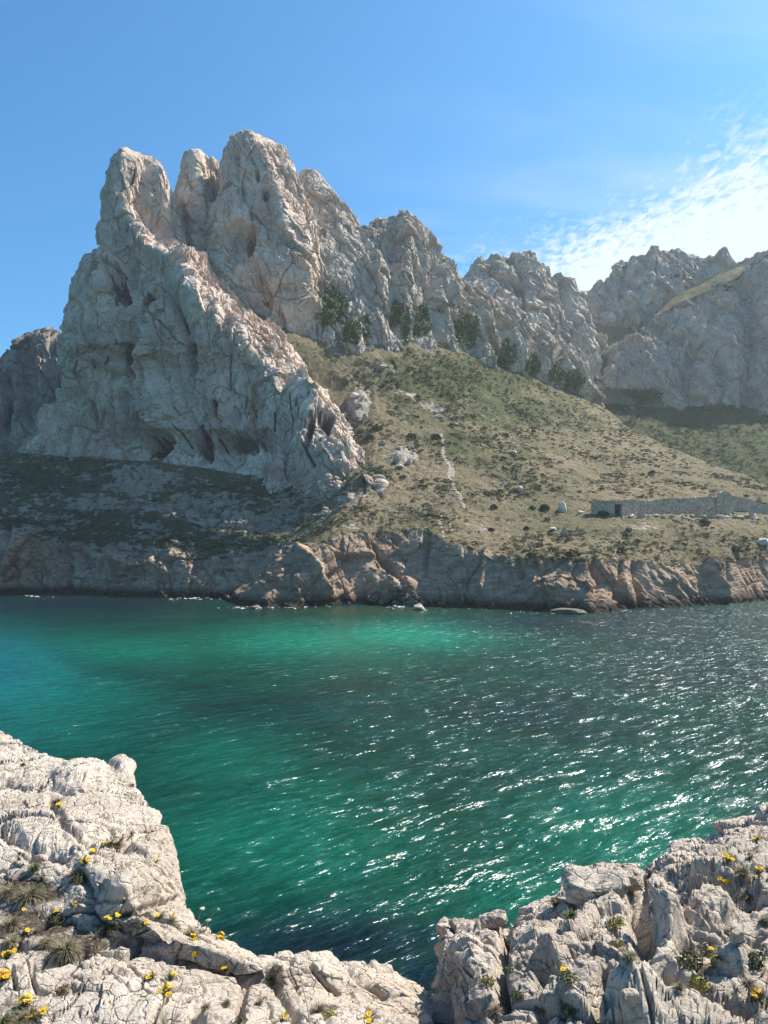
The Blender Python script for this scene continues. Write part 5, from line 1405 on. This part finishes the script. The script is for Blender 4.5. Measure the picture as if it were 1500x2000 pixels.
def plant(px, py, wpx, kind, label):
    key = 'near_ledge' if px < 860 else 'fissured_outcrop'
    v, nn = on(key, px, py + wpx * 0.15)
    k = wpx / F * v[1] / 2 * (0.72 if kind in ('mix', 'green') else 0.9)
    nm = {'dry': 'dry_tuft', 'mix': 'grass_tuft', 'green': 'grass_tuft', 'cushion': 'cushion_plant', 'leafy': 'leafy_plant', 'dark': 'dark_tuft', 'yg': 'creeping_plant', 'thin': 'dry_tuft'}[kind]
    rt = empty(nm, tuple(v), label=label, category='plant')
    if kind == 'dry':
        link('stems', leaf_tuft_mesh('stems', 170, rp, k * 1.1, 0.0016, 0.8, M_DRYG, 0.6), rt); link('leaves', leaf_tuft_mesh('leaves', 60, rp, k * 0.8, 0.0025, 0.9, M_GLEAF, 0.5), rt)
    elif kind == 'mix':
        link('stems', leaf_tuft_mesh('stems', 300, rp, k * 1.15, 0.0016, 1.1, M_DRYG, 0.8), rt); link('leaves', leaf_tuft_mesh('leaves', 200, rp, k * 0.95, 0.0024, 1.1, M_GREEN2, 0.8), rt)
    elif kind == 'green':
        link('leaves', leaf_tuft_mesh('leaves', 170, rp, k * 1.1, 0.004, 0.8, M_GREEN2, 0.7), rt)
    elif kind == 'thin':
        link('stems', leaf_tuft_mesh('stems', 60, rp, k * 1.3, 0.0014, 0.6, M_DRYG, 0.5), rt)
    elif kind in ('cushion', 'leafy', 'dark', 'yg'):
        q = shrub_cloud(420 if kind == 'cushion' else 240, rp, 0.7); 
        mat = {'cushion': M_DARKC, 'leafy': M_GREEN2, 'dark': M_SCRUBD, 'yg': M_YGRN}[kind]
        c = q.reshape(-1, 4, 3).mean(1, keepdims=True)
        q = (c + (q.reshape(-1, 4, 3) - c) * (0.35 if kind == 'cushion' else 0.5)).reshape(-1, 3)
        link('leaves', mesh_from('leaves', q * k, np.arange(len(q)).reshape(-1, 4), mat, None, False), rt)
        link('stems', leaf_tuft_mesh('stems', 40, rp, k * 0.8, 0.0018, 0.9, M_DRYG, 0.3), rt)
    return rt


for a in [(55, 1735, 100, 'mix', 'broad green and straw tuft filling the upper gully'), (20, 1730, 70, 'mix', 'straw tuft at the frame edge in the upper gully'), (150, 1700, 60, 'dry', 'dry grey bush under the five flowers'), (150, 1712, 34, 'dark', 'dark green heart of the dry grey bush'), (66, 1688, 34, 'green', 'fresh green blades in the hole under the high rock'), (125, 1842, 90, 'mix', 'wide low grass tuft in the lower gully'),
          (85, 1836, 50, 'mix', 'left half of the wide grass patch in the gully'), (110, 1792, 44, 'cushion', 'dark dry cushion in the middle of the gully'), (20, 1795, 60, 'dry', 'thin dry growth on the stony ground at the frame edge'), (20, 1830, 50, 'mix', 'sparse green growth below the stony ground'), (212, 1808, 44, 'dry', 'grey dry stems under the cracked slab'), (190, 1824, 36, 'thin', 'faded stems on the gully floor'),
          (122, 1931, 36, 'cushion', 'round dark cushion plant on the smooth lower slab'), (232, 1640, 60, 'dry', 'straw coloured growth around the flowers at the slab edge'), (105, 1562, 36, 'dry', 'dry tuft under the high rock crest'), (372, 1820, 46, 'dry', 'dry tuft below the papery seed heads'), (402, 1960, 26, 'dry', 'dry growth in the upper groove of the slab'), (470, 1985, 30, 'cushion', 'dark growth in the middle groove of the slab'),
          (505, 1955, 22, 'dry', 'dry sprig beside the tight posy'), (620, 1968, 50, 'dry', 'brown and green mat near the tall thin stalk'), (640, 1975, 36, 'yg', 'yellowish mat next to the tall thin stalk'), (8, 1990, 70, 'green', 'long green grass at the nearest corner'), (40, 1992, 60, 'mix', 'grass under the large flowers'), (325, 1992, 90, 'thin', 'wiry bare stems at the bottom of the lower slab'), (445, 1955, 24, 'dry', 'dry sprig above the middle groove'),
          (545, 1890, 30, 'dry', 'grey lichen-like tuft under the brink'), (60, 1975, 60, 'dry', 'reddish dry growth behind the large flowers'),
          (1112, 1780, 44, 'green', 'green tuft between the capping block and the knob'), (1110, 1905, 40, 'leafy', 'leafy plant growing from a crack in the block face'), (1345, 1872, 56, 'leafy', 'big fresh green leafy plant on the outcrop'), (1385, 1845, 50, 'dry', 'brown dry bush above the leafy plant'), (1430, 1812, 44, 'mix', 'green tuft in a hollow of the outcrop'), (1484, 1872, 60, 'dark', 'dark green spiky tuft at the frame edge'),
          (1458, 1742, 50, 'mix', 'grey green mat on the flat step'), (965, 1965, 36, 'dry', 'grey dry tuft on the end block'), (1010, 1940, 34, 'dark', 'dark green plant in the vertical cleft'), (992, 1890, 24, 'dark', 'dark plant higher in the vertical cleft'), (1210, 1842, 34, 'yg', 'yellow green sprig in the shaded cleft'), (1228, 1862, 40, 'mix', 'green tuft at the bottom of the shaded cleft'), (1108, 1968, 40, 'cushion', 'reddish brown dry cushion low in the outcrop'),
          (1052, 1968, 30, 'mix', 'green sprig left of the reddish cushion'), (1365, 1915, 50, 'yg', 'yellow green creeping plant below the leafy one'), (955, 1913, 34, 'yg', 'yellow green moss on the ledge of the end block'), (1205, 1798, 40, 'yg', 'mossy growth along the joint under the capping block'), (1492, 1790, 36, 'mix', 'green sprig at the frame edge on the outcrop'), (1445, 1700, 60, 'dry', 'brown dry mat on the shelf behind the flowers'), (1460, 1920, 40, 'dry', 'dry growth in the gravel of the outcrop'), (1330, 1930, 30, 'dry', 'dry sprig beneath the creeping plant')]:
    plant(*a)


# dead flower stalks against the water
def tube(name, pts, r0, r1, mat, parent):
    pts = np.array(pts, float); n = len(pts); m = 6
    t = np.gradient(pts, axis=0); t /= np.linalg.norm(t, axis=1, keepdims=True)
    a = np.cross(t, [0.3, 1, 0.1]); a /= np.linalg.norm(a, axis=1, keepdims=True); b_ = np.cross(t, a)
    ph = np.arange(m) / m * 2 * math.pi
    rr = np.linspace(r0, r1, n)[:, None, None]
    G = pts[:, None] + rr * (a[:, None] * np.cos(ph)[None, :, None] + b_[:, None] * np.sin(ph)[None, :, None])
    return link(name, mesh_from(name, G, grid_faces(n, m, True), mat), parent)


for bx, by, hx, hy, label in [(388, 1806, 395, 1775, 'upright dead stalk with a round papery head over the dark water'), (402, 1808, 408, 1797, 'short dead stalk with a low papery head'), (404, 1808, 427, 1776, 'leaning dead stalk with a small head over the dark water')]:
    v, _ = on('near_ledge', bx, by + 4)
    D = v[1]
    top = P(hx, hy, D) - v
    rt = empty('dead_stalk', tuple(v), label=label, category='plant')
    tube('stem', [np.array([0, 0, 0]), top * np.array([0.15, 1, 0.4]), top * np.array([0.5, 1, 0.75]), top], 0.0022, 0.0012, M_DRYG, rt)
    h = link('seed_head', boulder_mesh('seed_head', int(hx), M_SEED, 12, 7), rt); h.location = top; h.scale = (0.017, 0.013, 0.009) if hx < 420 else (0.010, 0.008, 0.006)
v, _ = on('near_ledge', 604, 2010)
rt = empty('dead_stalk', tuple(v), label='tall thin bare stalk rising from the lower slab', category='plant')
top = P(580, 1880, v[1] + 0.25) - v
tube('stem', [np.zeros(3), top * 0.35 + np.array([0.004, 0, 0]), top * 0.7 + np.array([0.002, 0, 0]), top], 0.0026, 0.0012, M_DRYG, rt)
h = link('seed_head', boulder_mesh('seed_head', 5, M_SEED, 10, 6), rt); h.location = top; h.scale = (0.006, 0.006, 0.004)
#FGEND

# ------------------------------------------------------------------ air
def haze_box():
    x, y0, y1, z0, z1 = 900.0, -450.0, 2700.0, -6.0, 205.0
    V = np.array([(a, b, c) for c in (z0, z1) for b in (y0, y1) for a in (-x * 18, x * 18)], float)
    Qh = np.array([(0, 2, 3, 1), (4, 5, 7, 6), (0, 1, 5, 4), (2, 6, 7, 3), (0, 4, 6, 2), (1, 3, 7, 5)])
    m, t = new_mat('sea_air')
    v = t.n('ShaderNodeVolumePrincipled', None, Color=(0.94, 0.97, 1.0, 1), Density=0.00014, Anisotropy=0.35)
    t.n('ShaderNodeOutputMaterial', None, Volume=v.outputs[0])
    link('haze', mesh_from('haze', V, Qh, m, None, False), None, kind='stuff', label='thin sea haze between the near rocks and the mountains')


haze_box()
